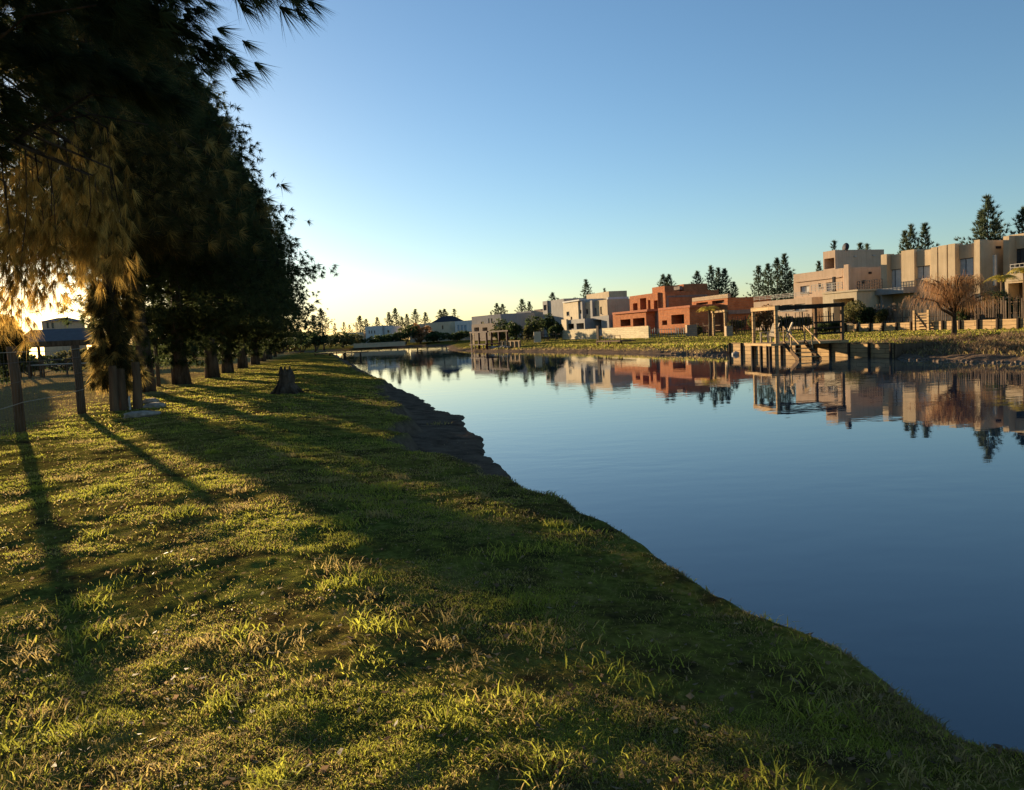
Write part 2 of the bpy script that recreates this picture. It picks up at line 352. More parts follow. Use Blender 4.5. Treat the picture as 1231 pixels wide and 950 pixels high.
# ------------------------------------------------------------------ grass (stuff)
def blades(x, y, h, wd, lean, val, name, m, label, cat):
    n = len(x); z = terrain(x, y)-.004
    a = RNG.random(n)*2*np.pi; la = RNG.random(n)*2*np.pi; L = lean*h
    cx, sy = np.cos(a)*wd/2, np.sin(a)*wd/2; lx, ly = np.cos(la)*L, np.sin(la)*L
    b0 = np.stack([x-cx, y-sy, z], 1); b1 = np.stack([x+cx, y+sy, z], 1)
    c0 = np.stack([x-cx*.8+lx*.35, y-sy*.8+ly*.35, z+h*.6], 1); c1 = np.stack([x+cx*.8+lx*.35, y+sy*.8+ly*.35, z+h*.6], 1)
    t = np.stack([x+lx, y+ly, z+h*(1-.25*np.minimum(lean, 1.2))], 1)
    V = np.stack([b0, b1, c0, c1, t], 1).reshape(-1, 3); k = np.arange(n)[:, None]*5
    T = np.concatenate([k+[0, 1, 3], k+[0, 3, 2], k+[2, 3, 4]], 1).reshape(-1, 3)
    o = tris(name, V, T, m, None, np.repeat(val, 5)); tag(o, label, cat, kind='stuff'); return o
def scatter(n, r0, r1, a0, a1, pw=1.0):
    u = RNG.random(n); r = r0*(r1/r0)**(u**pw); a = np.radians(a0+(a1-a0)*RNG.random(n)); return np.sin(a)*r, np.cos(a)*r
gx, gy, gh, gw, gl, gv = [], [], [], [], [], []
for (n, r0, r1, a0, a1, hh, ww) in [(330000, 2.0, 7, -42, 52, .021, .0036), (240000, 6.5, 18, -40, 22, .024, .0075), (170000, 17, 70, -38, 0, .03, .02)]:
    # uniform-ish per log r: denser near the eye, as wide as needed far off
    x, y = scatter(n, r0, r1, a0, a1)
    h0, s, near, mud, ys = terrain(x, y, True)
    den = fbm(x*1.7, y*1.7, 4); clump = fbm(x*4.5+30, y*4.5, 3); tall = fbm(x*2.2+80, y*2.2+11, 3); dry = fbm(x*.8+50, y*.8, 4)
    keep = (s > .1) & near & (mud < .55+.3*(RNG.random(len(x)))) & (RNG.random(n) < np.clip((den-.40)*6, .08, 1))
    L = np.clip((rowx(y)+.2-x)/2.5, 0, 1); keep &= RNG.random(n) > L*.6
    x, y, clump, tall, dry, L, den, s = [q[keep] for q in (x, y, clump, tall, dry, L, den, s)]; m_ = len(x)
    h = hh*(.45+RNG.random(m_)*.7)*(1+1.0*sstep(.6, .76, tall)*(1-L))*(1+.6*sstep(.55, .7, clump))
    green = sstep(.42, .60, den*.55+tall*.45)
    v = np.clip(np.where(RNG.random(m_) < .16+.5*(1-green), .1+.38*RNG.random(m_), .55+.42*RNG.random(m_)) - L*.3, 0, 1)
    v = np.where((dry > .6) & (RNG.random(m_) < .5), .08+.3*RNG.random(m_), v)
    v = np.where((s < .35+.9*dry) & (RNG.random(m_) < .62), .02+.26*RNG.random(m_), v)
    gx.append(x); gy.append(y); gh.append(h); gw.append(ww*(.7+.6*RNG.random(m_))); gl.append(.4+1.2*RNG.random(m_)); gv.append(v)
# distinct tufts
for _ in range(190):
    r = 2.2*(24/2.2)**(random.random()); a = R(random.uniform(-40, 40)); x0, y0 = math.sin(a)*r, math.cos(a)*r
    h0, s, near, mud, ys = terrain(np.array([x0]), np.array([y0]), True)
    if s[0] < .25 or not near[0] or x0 < rowx(y0)-1: continue
    n = random.randint(40, 120); q = random.random(); sz = random.uniform(.04, .13)
    gx.append(x0+RNG.normal(0, sz, n)); gy.append(y0+RNG.normal(0, sz, n)); gh.append((.028+.045*RNG.random(n))*random.uniform(.7, 1.4))
    gw.append(np.full(n, .0045+.0006*r)); gl.append(.5+1.1*RNG.random(n))
    gv.append(np.clip((.75 if q > .35 else .3)+RNG.normal(0, .12, n), 0, 1))
cat_ = np.concatenate
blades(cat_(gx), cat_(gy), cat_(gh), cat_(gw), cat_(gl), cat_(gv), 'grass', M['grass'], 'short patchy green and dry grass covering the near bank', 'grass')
x, y = scatter(5200, 2.2, 26, -40, 40); h0, s, near, mud, ys = terrain(x, y, True); k = near & (s > .1) & (RNG.random(len(x)) < .7); x, y = x[k], y[k]; n = len(x)
lz = terrain(x, y)+.012; aa = RNG.random(n)*6.28; L_ = .008+.016*RNG.random(n); W_ = L_*(.25+.4*RNG.random(n)); ca_, sa_ = np.cos(aa), np.sin(aa); tz = RNG.normal(0, .006, (n, 4))
Vq = np.stack([np.stack([x+ca_*L_, y+sa_*L_, lz+tz[:, 0]], 1), np.stack([x-sa_*W_, y+ca_*W_, lz+tz[:, 1]], 1), np.stack([x-ca_*L_, y-sa_*L_, lz+tz[:, 2]], 1), np.stack([x+sa_*W_, y-ca_*W_, lz+tz[:, 3]], 1)], 1).reshape(-1, 3)
tag(tris('fallen_leaves', Vq, np.arange(n*4).reshape(-1, 4), M['drygrass'], None, np.repeat(RNG.random(n), 4)), 'small dry fallen leaves scattered over the near grass', 'leaves', kind='stuff')
# far-bank rough grass
x, y = scatter(150000, 30, 125, -14, 36)
h0, s, near, mud, ys = terrain(x, y, True)
k = (~near) & (s > .4) & (ys < -.15) & (RNG.random(len(x)) < np.where(s < 5, .8, .45))
x, y, s, mud = x[k], y[k], s[k], mud[k]; n = len(x)
v = np.where(mud > .5, .0+.5*RNG.random(n), np.where(RNG.random(n) < .4, .2+.25*RNG.random(n), .55+.35*RNG.random(n)))
blades(x, y, (.03+.06*RNG.random(n))*(1+1.5*(s < 3.5)), np.full(n, .035), .5+RNG.random(n), v, 'grass', M['grass'], 'rough green and tan grass on the far bank below the houses', 'grass')

# ------------------------------------------------------------------ foliage generators
def needles(cen, dirs, L, W, per, spread, val):
    """per needles round each tuft centre; returns V,T,val"""
    n = len(cen); c = np.repeat(cen, per, 0); d = np.repeat(dirs, per, 0) + RNG.normal(0, spread, (n*per, 3))
    d /= np.linalg.norm(d, axis=1)[:, None]+1e-9
    ln = L*(.5+.7*RNG.random(n*per))[:, None]; side = np.cross(d, RNG.normal(0, 1, (n*per, 3))); side /= np.linalg.norm(side, axis=1)[:, None]+1e-9
    wv = side*(np.full(n*per, W)*(.7+.6*RNG.random(n*per)))[:, None]
    st = c + d*ln*(RNG.random(n*per)*.25)[:, None]
    V = np.stack([st-wv, st+wv, c+d*ln+np.array([0, 0, -.12])*ln], 1).reshape(-1, 3)
    T = np.arange(n*per*3).reshape(-1, 3); vv = np.repeat(np.clip(np.repeat(val, per)+RNG.normal(0, .12, n*per), 0, 1), 3)
    return V, T, vv
def conifer(name, H, Rm, base, nb, per, nl, nw, up=.25, droop=.5, prof=.75, tuft=.28, trunk_r=.3, spread=.55, leanx=0, m='pine', bark='bark', label=None, cat='tree', group=None, sub=10, bulge=.35, extra=(), taper=.12, lobes=.0, zmin=0, fs=1.25, fr=.7, fcap=2.9, rnd=(.62, 1.12), col=0):
    root = empty(name, (0, 0, 0), 0, label, cat, group)
    t = MB(); pts = [(leanx*k*k*.02*H/8+random.uniform(-.06, .06)*H/12, random.uniform(-.06, .06)*H/12, H*k/8) for k in range(9)]; pts[0] = (0, 0, -.15)
    rad = [trunk_r*(1.3 if k == 0 else 1)*(1-k/8.6) for k in range(9)]
    t.tube(pts, rad, 12, True, .14)
    cen, dr, vl = [], [], []
    for b in range(nb):
        q = (b+.5)/nb; z = base+(H-base)*q**.95; az_ = b*2.399+random.uniform(-.5, .5)
        rad_ = Rm*((1-q)**prof)*(bulge+(1-bulge)*min(1, q*4+.35))*random.uniform(*rnd)*(1+lobes*math.sin(az_*2+q*9)+lobes*.8*math.sin(q*23+az_))+taper*H/10
        o = Vector((math.cos(az_), math.sin(az_), 0)); k = min(7, int(z/H*8)); bx, by = pts[k][0], pts[k][1]
        P = []
        for s_ in range(6):
            u = s_/5; pp = Vector((bx, by, z)) + o*rad_*u + Vector((0, 0, rad_*(up*u-droop*u*u))); pp.z = max(pp.z, (zmin+min(fcap, fs*max(0, rad_*u-fr)))*(zmin > 0)); P.append(pp)
        if b % 3 == 0: t.tube(P, [max(.010, trunk_r*.16*(1-q*.6)*(1-.85*u/5)) for u in range(6)], 4, False)
        val = random.random()
        ns = max(3, int(sub*(.35+.65*rad_/Rm)))
        for s_ in range(ns):
            u = .22+.8*(s_+random.random())/ns; uu = min(u, 1)*5; i0 = min(4, int(uu)); p = P[i0].lerp(P[i0+1], uu-i0)
            lat = o.cross(Vector((0, 0, 1)))*random.gauss(0, .33*rad_*min(u, 1)*.8)
            p = p + lat + Vector((random.gauss(0, tuft), random.gauss(0, tuft), random.gauss(-.1, tuft)))
            p.z = max(p.z, (zmin+min(fcap, fs*max(0, math.hypot(p.x-bx, p.y-by)-fr)))*(zmin > 0)+random.uniform(0, .5))
            cen.append(p); dr.append(o*.8+lat*.25+Vector((0, 0, (up-droop)*1.1)) if droop > .1 else o*.5+Vector((0, 0, .8))); vl.append(min(1, max(0, val*.6+random.random()*.4)))
    for (z, tip, sag) in extra:
        a = Vector((0, 0, z)); tip = Vector(tip); P = [a.lerp(tip, u/7)+Vector((0, 0, math.sin(u/7*math.pi)*sag)) for u in range(8)]
        t.tube(P, [.06*(1-u/9) for u in range(8)], 5, False); dd = (P[-1]-P[-3]).normalized()
        for s_ in range(130):
            u = (.45+.55*random.random())*7; i0 = min(6, int(u)); p = P[i0].lerp(P[i0+1], u-i0)
            cen.append(p+Vector((random.gauss(0, .16), random.gauss(0, .16), random.gauss(-.04, .1)))); dr.append(dd*1.1+Vector((0, 0, -.25))); vl.append(random.random())
    for s_ in range(col):      # drooping curtain close round the trunk
        a = random.uniform(0, 6.283); rr_ = (trunk_r+random.random()**.7*(fr+.25))*(.75+.25*math.sin(a*3)); z_ = zmin+(fcap+.8)*random.random()
        if math.sin(a*2+z_*2.2) < -.75: continue
        cen.append(Vector((math.cos(a)*rr_, math.sin(a)*rr_, z_))); dr.append(Vector((math.cos(a)*.4, math.sin(a)*.4, -1))); vl.append(random.random())
    for s_ in range(10):      # leader
        cen.append(Vector((pts[-1][0], pts[-1][1], H*(.93+.07*s_/10)))); dr.append(Vector((0, 0, 1))); vl.append(.6)
    t.build('trunk', M[bark], root, True)
    V, T, vv = needles(np.array(cen), np.array(dr), nl, nw, per, spread, np.array(vl))
    tris('crown', V, T, M[m], root, vv)
    return root
def bushmesh(name, rx, ry, h, n, leaf, m, label, cat='shrub', group=None, loc=(0, 0, 0), lump=5, stems=True):
    root = empty(name, loc, random.uniform(0, 6), label, cat, group)
    c = []; lumps = [(random.uniform(-.6, .6)*rx, random.uniform(-.6, .6)*ry, random.uniform(.35, .75)*h, random.uniform(.3, .55)) for _ in range(lump)]
    ca = []
    for k in range(n):
        lx, ly, lz, s_ = random.choice(lumps); d = Vector((random.gauss(0, 1), random.gauss(0, 1), random.gauss(0, 1))).normalized()*random.uniform(.5, 1)**.5
        p = (lx+d.x*s_*rx, ly+d.y*s_*ry, max(.03, lz+d.z*s_*h*.62)); ca.append(p); c.append((d.x, d.y, d.z+.4))
    V, T, vv = needles(np.array(ca), np.array(c), leaf, leaf*.28, 4, .7, RNG.random(n))
    t = MB()
    for lx, ly, lz, s_ in lumps: t.tube([(0, 0, -.1), (lx*.5, ly*.5, lz*.5), (lx, ly, lz)], [.06*h/2, .04*h/2, .015], 5)
    t.build('stem', M['bark_far'], root); tris('foliage', V, T, M[m], root, vv); return root
def place(o, X, Y, rz=0, sc=1, z=None, **kw):
    o.location = (X, Y, gz(X, Y)-.03 if z is None else z); o.rotation_euler = (0, 0, rz); o.scale = (sc, sc, sc) if not hasattr(sc, '__len__') else sc
    tag(o, **kw); return o
# ------------------------------------------------------------------ row of near trees on the left bank
ROWG = 'dark casuarina trees in a row along the wire fence'
def nearpine(sd_, **k):
    random.seed(sd_); return conifer('casuarina_tree', **k)
t0 = nearpine(3, H=14, Rm=4.3, base=3.6, zmin=2.4, nb=250, per=52, nl=.34, nw=.0055, up=.3, droop=.55, prof=.45, tuft=.3, trunk_r=.3, spread=.36, sub=34, bulge=.85, lobes=.1, extra=[(7.2, (PD(350, -14, 8.4)-Vector((-8.6, 9.6, .6)))[:], .5), (6.4, (PD(283, 62, 10.5)-Vector((-8.6, 9.6, .6)))[:], .5), (6.8, (PD(240, -10, 10)-Vector((-8.6, 9.6, .6)))[:], .4), (5.6, (PD(215, 120, 12)-Vector((-8.6, 9.6, .6)))[:], .4)],
    label='nearest dark casuarina, overhanging the top left corner with its trunk outside the picture', group=ROWG)
place(t0, -8.6, 9.6, 0)
org = Vector(t0.location); lm = MB(); cen, dr, vl = [], [], []
for k in range(30):
    px = -60+k*6.8+random.uniform(-6, 6); Yd = random.uniform(10.5, 14.5); a = PD(px, random.uniform(150, 235), Yd)-org; b = PD(px+random.uniform(-14, 22), random.choice((320, 345, 365, 385, 400) if not 20 < px < 118 else (310, 330, 345, 360))+random.uniform(-15, 8), Yd+random.uniform(-.4, .5))-org
    if k > 23: b.z += .5
    h0 = Vector((0, 0, a.z+.6)); m1 = h0.lerp(a, .6)+Vector((0, 0, .5)); P = [h0, m1, a+Vector((0, 0, .15)), a.lerp(b, .4)+Vector((.08, -.05, 0)), b]
    lm.tube(P, [.035, .025, .014, .007, .003], 5, False)
    for s_ in range(34):
        u = random.random()**.8; q = (P[2].lerp(P[3], u/.4) if u < .4 else P[3].lerp(P[4], (u-.4)/.6)); cen.append(q+Vector((random.gauss(0, .12), random.gauss(0, .12), random.gauss(0, .06)))); d_ = (b-a).normalized(); dr.append(d_*1.2+Vector((random.gauss(0, .4), random.gauss(0, .4), 0))); vl.append(random.random())
lm.build('limb', M['bark'], t0, True)
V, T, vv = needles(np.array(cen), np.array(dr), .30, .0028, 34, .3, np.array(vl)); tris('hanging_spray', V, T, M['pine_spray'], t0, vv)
t1 = nearpine(11, H=15, Rm=4.2, base=4.1, zmin=.7, fs=6., fr=.35, fcap=3.9, col=620, nb=230, per=54, nl=.40, nw=.0085, up=.25, droop=.7, prof=.4, tuft=.3, trunk_r=.2, lobes=.12, spread=.55, sub=17, bulge=.0, m='pine_backlit',
    label='casuarina with golden backlit drooping sprays hanging beside the second fence post', group=ROWG)
p = XZ(152, 22.3, .6); place(t1, p.x-.2, p.y, .4)
protoA = nearpine(21, H=15, Rm=5.3, base=4.3, zmin=1.1, fs=4, fr=.3, fcap=4.0, col=200, nb=290, per=28, nl=.30, nw=.017, up=.3, droop=.65, prof=.55, lobes=.16, tuft=.3, trunk_r=.28, spread=.85, sub=31, bulge=.05, group=ROWG)
protoB = nearpine(22, H=15, Rm=5.6, base=1.5, zmin=.8, fs=1.5, fr=.7, fcap=1.9, col=220, nb=280, per=28, nl=.30, nw=.017, up=.45, droop=.65, prof=.6, lobes=.18, tuft=.3, trunk_r=.30, spread=.85, sub=31, bulge=.05, group=ROWG)
labs = ['dark casuarina behind the golden one, with a thick grey trunk', 'dark casuarina whose trunk rises just right of the thin far fence post',
        'tall dark casuarina with a flared trunk base at the edge of the shaded lawn', 'dark casuarina whose trunk stands behind the flared one, nearly hidden',
        'dark casuarina in the middle of the row, level with the tree stump', 'dark casuarina behind the stump, its crown reaching out over the bank',
        'dark casuarina near the far end of the row with a pale lit trunk', 'second last dark casuarina of the row, low crown against the yellow sky',
        'farthest dark casuarina of the row, beside the end of the lawn']
specs = [(176, 29, 0, 1.0), (219, 34.5, 1, 1.02), (256, 40.5, 0, 1.0), (274, 48.5, 1, .97), (292, 57, 0, 1.0), (307, 67, 1, 1.02), (316, 79, 0, .95), (324, 92, 1, .95), (331, 107, 1, .6)]
for k, ((px, d, q, sc), lb) in enumerate(zip(specs, labs)):
    src = [protoA, protoB][q]; o = src if k < 2 else copy_tree(src)
    p = XZ(px, d, .6); place(o, p.x, p.y, k*1.7+.5, (1.0*sc, 1.0*sc, sc), label=lb)

# tree stump
root = empty('tree_stump', G(345, 472, .62), 0, 'short dark broken tree stump on the lawn', 'stump')
st = MB(); st.tube([(0, 0, -.1), (0, 0, .08), (.01, 0, .3), (.02, .01, .5), (.0, 0, .66)], [.42, .36, .26, .24, .2], 14, True, .14); st.build('trunk_base', M['bark'], root)
for k in range(9):
    a = k*.7; r = .17; MB().tube([(math.cos(a)*r, math.sin(a)*r, .55), (math.cos(a)*r*.8, math.sin(a)*r*.8, .70+random.uniform(0, .14))], [.08, .02], 6, True, .2).build('splinter', M['bark'], root)
for k in range(6):
    a = k*1.05+.3; MB().tube([(math.cos(a)*.2, math.sin(a)*.2, .22), (math.cos(a)*.40, math.sin(a)*.40, .04), (math.cos(a)*.55, math.sin(a)*.55, -.08)], [.1, .07, .03], 6, True, .15).build('root', M['bark'], root)
# multi-stem stubs below the golden tree
pst = []
for px, dd, hh, lb in ((138, 20.6, 1.25, 'leftmost rough stub post under the golden tree'), (147, 20.9, 1.15, 'middle rough stub post under the golden tree'), (166, 21.0, 1.3, 'rightmost rough stub post under the golden tree')):
    p = XZ(px, dd, .7); o = MB().tube([(0, 0, -.15), (0, 0, .1), (.02, 0, hh*.6), (.03, .01, hh)], [.16, .13, .11, .1], 9, True, .12).build('stub_post', M['wood_mid'])
    place(o, p.x, p.y, label=lb, category=None) if False else (place(o, p.x, p.y), tag(o, lb, 'post', 'stub posts under the golden tree'))
o = MB().tube([(0, 0, 0), (0, 0, .5), (.0, 0, .62)], [.045, .05, .02], 8).build('bottle', M['rail'])
p = XZ(156, 20.6, .7); place(o, p.x, p.y, .3, .6, z=gz(p.x, p.y)); tag(o, 'small white bottle standing between the stub posts', 'bottle')
for px, py, sx, sy, lb in ((170, 498, .42, .22, 'flat pale stone lying by the stub posts'), (186, 487, .3, .22, 'rounded stone right of the flat pale one'), (181, 482, .26, .2, 'small stone behind the flat pale one')):
    bm = bmesh.new(); bmesh.ops.create_icosphere(bm, subdivisions=2, radius=1)
    for v_ in bm.verts: v_.co = Vector((v_.co.x*sx, v_.co.y*sy, v_.co.z*.11))*(1+random.uniform(-.12, .12))
    me = bpy.data.meshes.new('stone'); bm.to_mesh(me); bm.free(); me.materials.append(M['stone']); o = link(bpy.data.objects.new('stone', me))
    p = G(px, py, .66); place(o, p.x, p.y, random.random(), z=gz(p.x, p.y)+.04); tag(o, lb, 'stone', 'stones by the stub posts')

# ------------------------------------------------------------------ near wire fence
posts = [(-47, 12.4, 1.75, .09), (20, 16, 1.78, .10), (95, 19.8, 1.75, .10), (189, 33.5, 1.9, .08), (207, 37, 1.9, .08)]
fr = empty('wire_fence', (0, 0, 0), 0, 'brown round fence posts strung with thin wires left of the lawn', 'fence')
tops = []
for px, d, hh, rr_ in posts:
    p = XZ(px, d, 1.4); g = gz(p.x, p.y); m = MB()
    m.tube([(p.x, p.y, g-.2), (p.x+.01, p.y, g+hh*.5), (p.x-.01, p.y, g+hh)], [rr_*1.05, rr_, rr_*.95], 10, True, .06); m.build('post', M['wood_mid'], fr, True); tops.append(Vector((p.x, p.y, g)))
for hh, r_, mt in ((.62, .009, 'rope'), (1.05, .004, 'wire'), (1.45, .005, 'wire'), (1.66, .008, 'rope')):
    m = MB()
    for a, b in zip(tops[:3], tops[1:3]):
        pts = [a.lerp(b, u/10)+Vector((.11, 0, hh - math.sin(u/10*math.pi)*(.05 if r_ > .01 else .02))) for u in range(11)]; m.tube(pts, r_, 5)
    m.build('wire', M[mt], fr)
m = MB()
for k in range(40):      # netting
    a = tops[0].lerp(tops[2], k/40); b = tops[0].lerp(tops[2], min(1, (k+2.2)/40)); m.tube([a+Vector((.1, 0, 1.6)), b+Vector((.1, 0, .1))], .0018, 3); m.tube([b+Vector((.1, 0, 1.6)), a+Vector((.1, 0, .1))], .0018, 3)
m.build('netting', M['wire'], fr)
# back yard fence with white rail
fb = empty('back_fence', (0, 0, 0), 0, 'low wire fence with white rail across the back of the dry yard', 'fence')
m = MB(); mp_ = []
for k in range(9):
    px = -60+k*28; p = XZ(px, 58, 1.5); g = gz(p.x, p.y); mp_.append(Vector((p.x, p.y, g)))
    MB().tube([(p.x, p.y, g-.1), (p.x, p.y, g+1.35)], .07, 7).build('post', M['wood_mid'], fb)
m.tube([q+Vector((0, -.1, .95)) for q in mp_], .05, 5); m.build('rail', M['rail'], fb)
m = MB(); m.tube([q+Vector((0, -.1, 1.32)) for q in mp_], .02, 4); m.tube([q+Vector((0, -.1, .45)) for q in mp_], .015, 4); m.build('wire', M['wire'], fb)
# hedge behind
for k, (px, d, rx, h, mt, lb) in enumerate([(-30, 63, 4, 1.9, 'olive', 'low olive hedge left of the gazebo'), (40, 66, 4.5, 1.7, 'bush', 'low dark hedge under the gazebo roof'), (110, 66, 4.5, 2.1, 'olive', 'low yellowish hedge right of the gazebo'), (170, 68, 4.5, 2.2, 'bush', 'low hedge seen behind the stub posts')]):
    p = XZ(px, d, 1); b = bushmesh('hedge', rx, 1.2, h, 1500, .3, mt, lb, 'hedge', 'hedges behind the dry yard', lump=9, stems=False); b.location = (p.x, p.y, gz(p.x, p.y)); b.rotation_euler.z = 0
p = XZ(-22, 44, 2); b = bushmesh('round_shrub', 2.3, 2.2, 5.0, 2600, .3, 'bush', 'big round dark shrub left of the gazebo, in front of the sun', 'shrub', lump=8); b.location = (p.x, p.y, gz(p.x, p.y))
for k, (px, d, rx, h, mt, lb) in enumerate([(195, 105, 7, 5.0, 'bush', 'far dark thicket seen right of the stub posts'), (232, 112, 7, 4.6, 'bush', 'far dark thicket seen between the first thick trunks'), (268, 120, 7, 4.8, 'olive', 'far olive thicket seen between the middle trunks'), (305, 135, 7, 4.6, 'bush', 'far dark thicket seen behind the far trunks'), (338, 150, 7, 4.4, 'bush', 'far dark thicket behind the last trunk of the row'), (362, 165, 6, 4.6, 'olive', 'far olive thicket right of the last casuarina')]):
    p = XZ(px, d, 2); b = bushmesh('thicket', rx, 4, h, 1500, .45, mt, lb, 'thicket', 'thickets beyond the casuarina row', lump=9); b.location = (p.x, p.y, gz(p.x, p.y)); b.rotation_euler.z = 0
# gazebo
p = XZ(80, 60, 2); gx0, gy0 = p.x, p.y; g = gz(gx0, gy0)
gb = empty('gazebo', (gx0, gy0, g), R(18), 'open garden gazebo with a grey hipped roof beyond the fence', 'gazebo')
for sx in (-1, 1):
    for sy in (-1, 1): MB().box(sx*2.2-.09, sx*2.2+.09, sy*1.6-.09, sy*1.6+.09, -.1, 2.4).build('post', M['wood_mid'], gb)
m = MB(); m.quadbox([(-2.9, -2.2, 2.66), (2.9, -2.2, 2.66), (2.9, 2.2, 2.66), (-2.9, 2.2, 2.66)], [(-2.2, -.3, 3.6), (2.2, -.3, 3.6), (2.2, .3, 3.6), (-2.2, .3, 3.6)]); m.build('roof', M['roof_grey'], gb)
m = MB(); m.box(-2.9, 2.9, -2.24, -2.14, 2.3, 2.656); m.box(-2.9, 2.9, 2.14, 2.24, 2.3, 2.656); m.box(-2.94, -2.84, -2.13, 2.13, 2.3, 2.656); m.box(2.84, 2.94, -2.13, 2.13, 2.3, 2.656); m.build('eave_board', M['wood_mid'], gb)
m = MB(); m.box(-1.9, 1.9, -.3, .3, .72, .78); m.build('table_top', M['wood_grey'], gb)

# ------------------------------------------------------------------ houses
class Fr:
    """frame of a facade: origin at its far end, x to its near end, y away from the pond"""
    def __init__(s, name, label, px1, d1, px2, d2, zr, zg=1.45, group=None, cat='house'):
        a = XZ(px1, d1, zr); b = XZ(px2, d2, zr); s.o = Vector((a.x, a.y, 0)); s.zg = zg
        d = (b-a); s.ang = math.atan2(d.y, d.x); s.X = Vector((math.cos(s.ang), math.sin(s.ang), 0)); s.Y = Vector((-s.X.y, s.X.x, 0))
        s.root = empty(name, (a.x, a.y, zg), s.ang, label, cat, group)
    def hit(s, px, py, P0, N):
        d = ray(px, py); t = (P0-EV).dot(N)/d.dot(N); q = EV+d*t - s.o; return q.dot(s.X), q.dot(s.Y), q.z-s.zg
    def f(s, px, py, v=0): q = s.hit(px, py, s.o+s.Y*v, s.Y); return q[0], q[2]
    def sd(s, px, py, u): q = s.hit(px, py, s.o+s.X*u, s.X); return q[1], q[2]
    def block(s, name, m, px0, px1, pyref, pytop, v0=0, v1=8, z0=-.3, holes=(), t=.22, parent=None, cap=None, ztop=None):
        """px0..px1 measured at row pyref; top from (px0,pytop). holes: (px0,px1,py0,py1,kind)"""
        x0 = s.f(px0, pyref, v0)[0]; x1 = s.f(px1, pyref, v0)[0]; z1 = s.f(px0, pytop, v0)[1] if ztop is None else ztop
        if isinstance(z0, tuple): z0 = s.f(px0, z0[0], v0)[1]
        hs = []
        for (a, b, c, d_, kind) in holes:
            hx0 = s.f(a, (c+d_)/2, v0)[0]; hx1 = s.f(b, (c+d_)/2, v0)[0]; hz1 = s.f(a, c, v0)[1]; hz0 = s.f(a, d_, v0)[1]
            hs.append((max(hx0, x0+.05), min(hx1, x1-.05), max(hz0, z0+.02), min(hz1, z1-.05), kind))
        if not hs: mb = MB().box(x0, x1, v0, v1, z0, z1); o = mb.build(name, M[m], parent or s.root)
        else:
            mb = MB(); xs = sorted({x0, x1, *[h[0] for h in hs], *[h[1] for h in hs]}); zs = sorted({z0, z1, *[h[2] for h in hs], *[h[3] for h in hs]})
            for xa, xb in zip(xs, xs[1:]):
                run = None
                for za, zb in zip(zs, zs[1:]):
                    cx, cz = (xa+xb)/2, (za+zb)/2
                    if any(h[0] < cx < h[1] and h[2] < cz < h[3] for h in hs):
                        if run: mb.box(xa, xb, v0, v0+t, run[0], run[1]); run = None
                    else: run = (run[0], zb) if run else (za, zb)
                if run: mb.box(xa, xb, v0, v0+t, run[0], run[1])
            mb.box(x0, x1, v0+t+.002, v1, z0, z1)
            o = mb.build(name, M[m], parent or s.root)
            for (a, b, c, d_, kind) in hs:
                if kind == 'o':
                    MB().box(a+.01, b-.01, v0+t-.03, v0+t-.004, c+.01, d_-.01).build('opening_shade', M['interior'], s.root) if t > .5 else MB().box(a+.003, b-.003, v0+t-.02, v0+t-.004, c+.003, d_-.003).build('opening_shade', M['interior'], s.root)  # dark sheet backs each hole, its colour standing for the shade inside
                else: s.window(a, b, c, d_, v0+t*.55, kind)
        if cap: MB().box(x0-.06, x1+.06, v0-.06, v1+.06, z1+.002, z1+.12).build('coping', M[cap], s.root)
        s.last = (x0, x1, v0, v1, z0, z1); return o
    def sidebox(s, name, m, px0, px1, py, v0, z0=-.3, th=.5, top=None, ztop=None):
        x = s.f(px0, py, v0)[0]; v1 = s.sd(px1, py, x)[0]; zt = s.sd(px0, top, x)[1] if ztop is None else ztop
        MB().box(x-th, x, v0, v1, z0, zt).build(name, M[m], s.root); return x, v1, zt
    def window(s, a, b, c, d_, v, kind='w', mull=None):
        fm = MB(); e = .05
        fm.box(a+.002, a+e, v, v+.07, c+.002, d_-.002); fm.box(b-e, b-.002, v, v+.07, c+.002, d_-.002); fm.box(a+e, b-e, v, v+.07, c+.002, c+e); fm.box(a+e, b-e, v, v+.07, d_-e, d_-.002)
        if b-a > 1.0: fm.box((a+b)/2-.03, (a+b)/2+.03, v, v+.07, c+e, d_-e)
        w_ = fm.build('window', M['dark_metal'], s.root)
        if c > 1.2: MB().box(a-.08, b+.08, v-.2, v-.003, c-.09, c-.004).build('sill', M['rail'], w_)
        MB().box(a+e, b-e, v+.02, v+.05, c+e, d_-e).build('pane', M[{'w': 'glass', 'c': 'curtain', 'b': 'blue_curtain'}[kind]], w_)
    def side(s, px0, px1, py0, py1, u, kind='w', name=None, m=None, out=.06):
        """window or fitting on the near side wall at x = u"""
        v0, z1 = s.sd(px0, py0, u); v1, _ = s.sd(px1, py0, u); z0 = s.sd(px0, py1, u)[1]
        if name: return MB().box(u-.02, u+out, v0, v1, z0, z1).build(name, M[m], s.root)
        fm = MB(); e = .06
        fm.box(u-.02, u+.06, v0, v0+e, z0, z1); fm.box(u-.02, u+.06, v1-e, v1, z0, z1); fm.box(u-.02, u+.06, v0+e, v1-e, z0, z0+e); fm.box(u-.02, u+.06, v0+e, v1-e, z1-e, z1)
        w_ = fm.build('window', M['dark_metal'], s.root); MB().box(u-.02, u+.03, v0+e, v1-e, z0+e, z1-e).build('pane', M[{'w': 'glass', 'c': 'curtain', 'b': 'blue_curtain'}[kind]], w_)
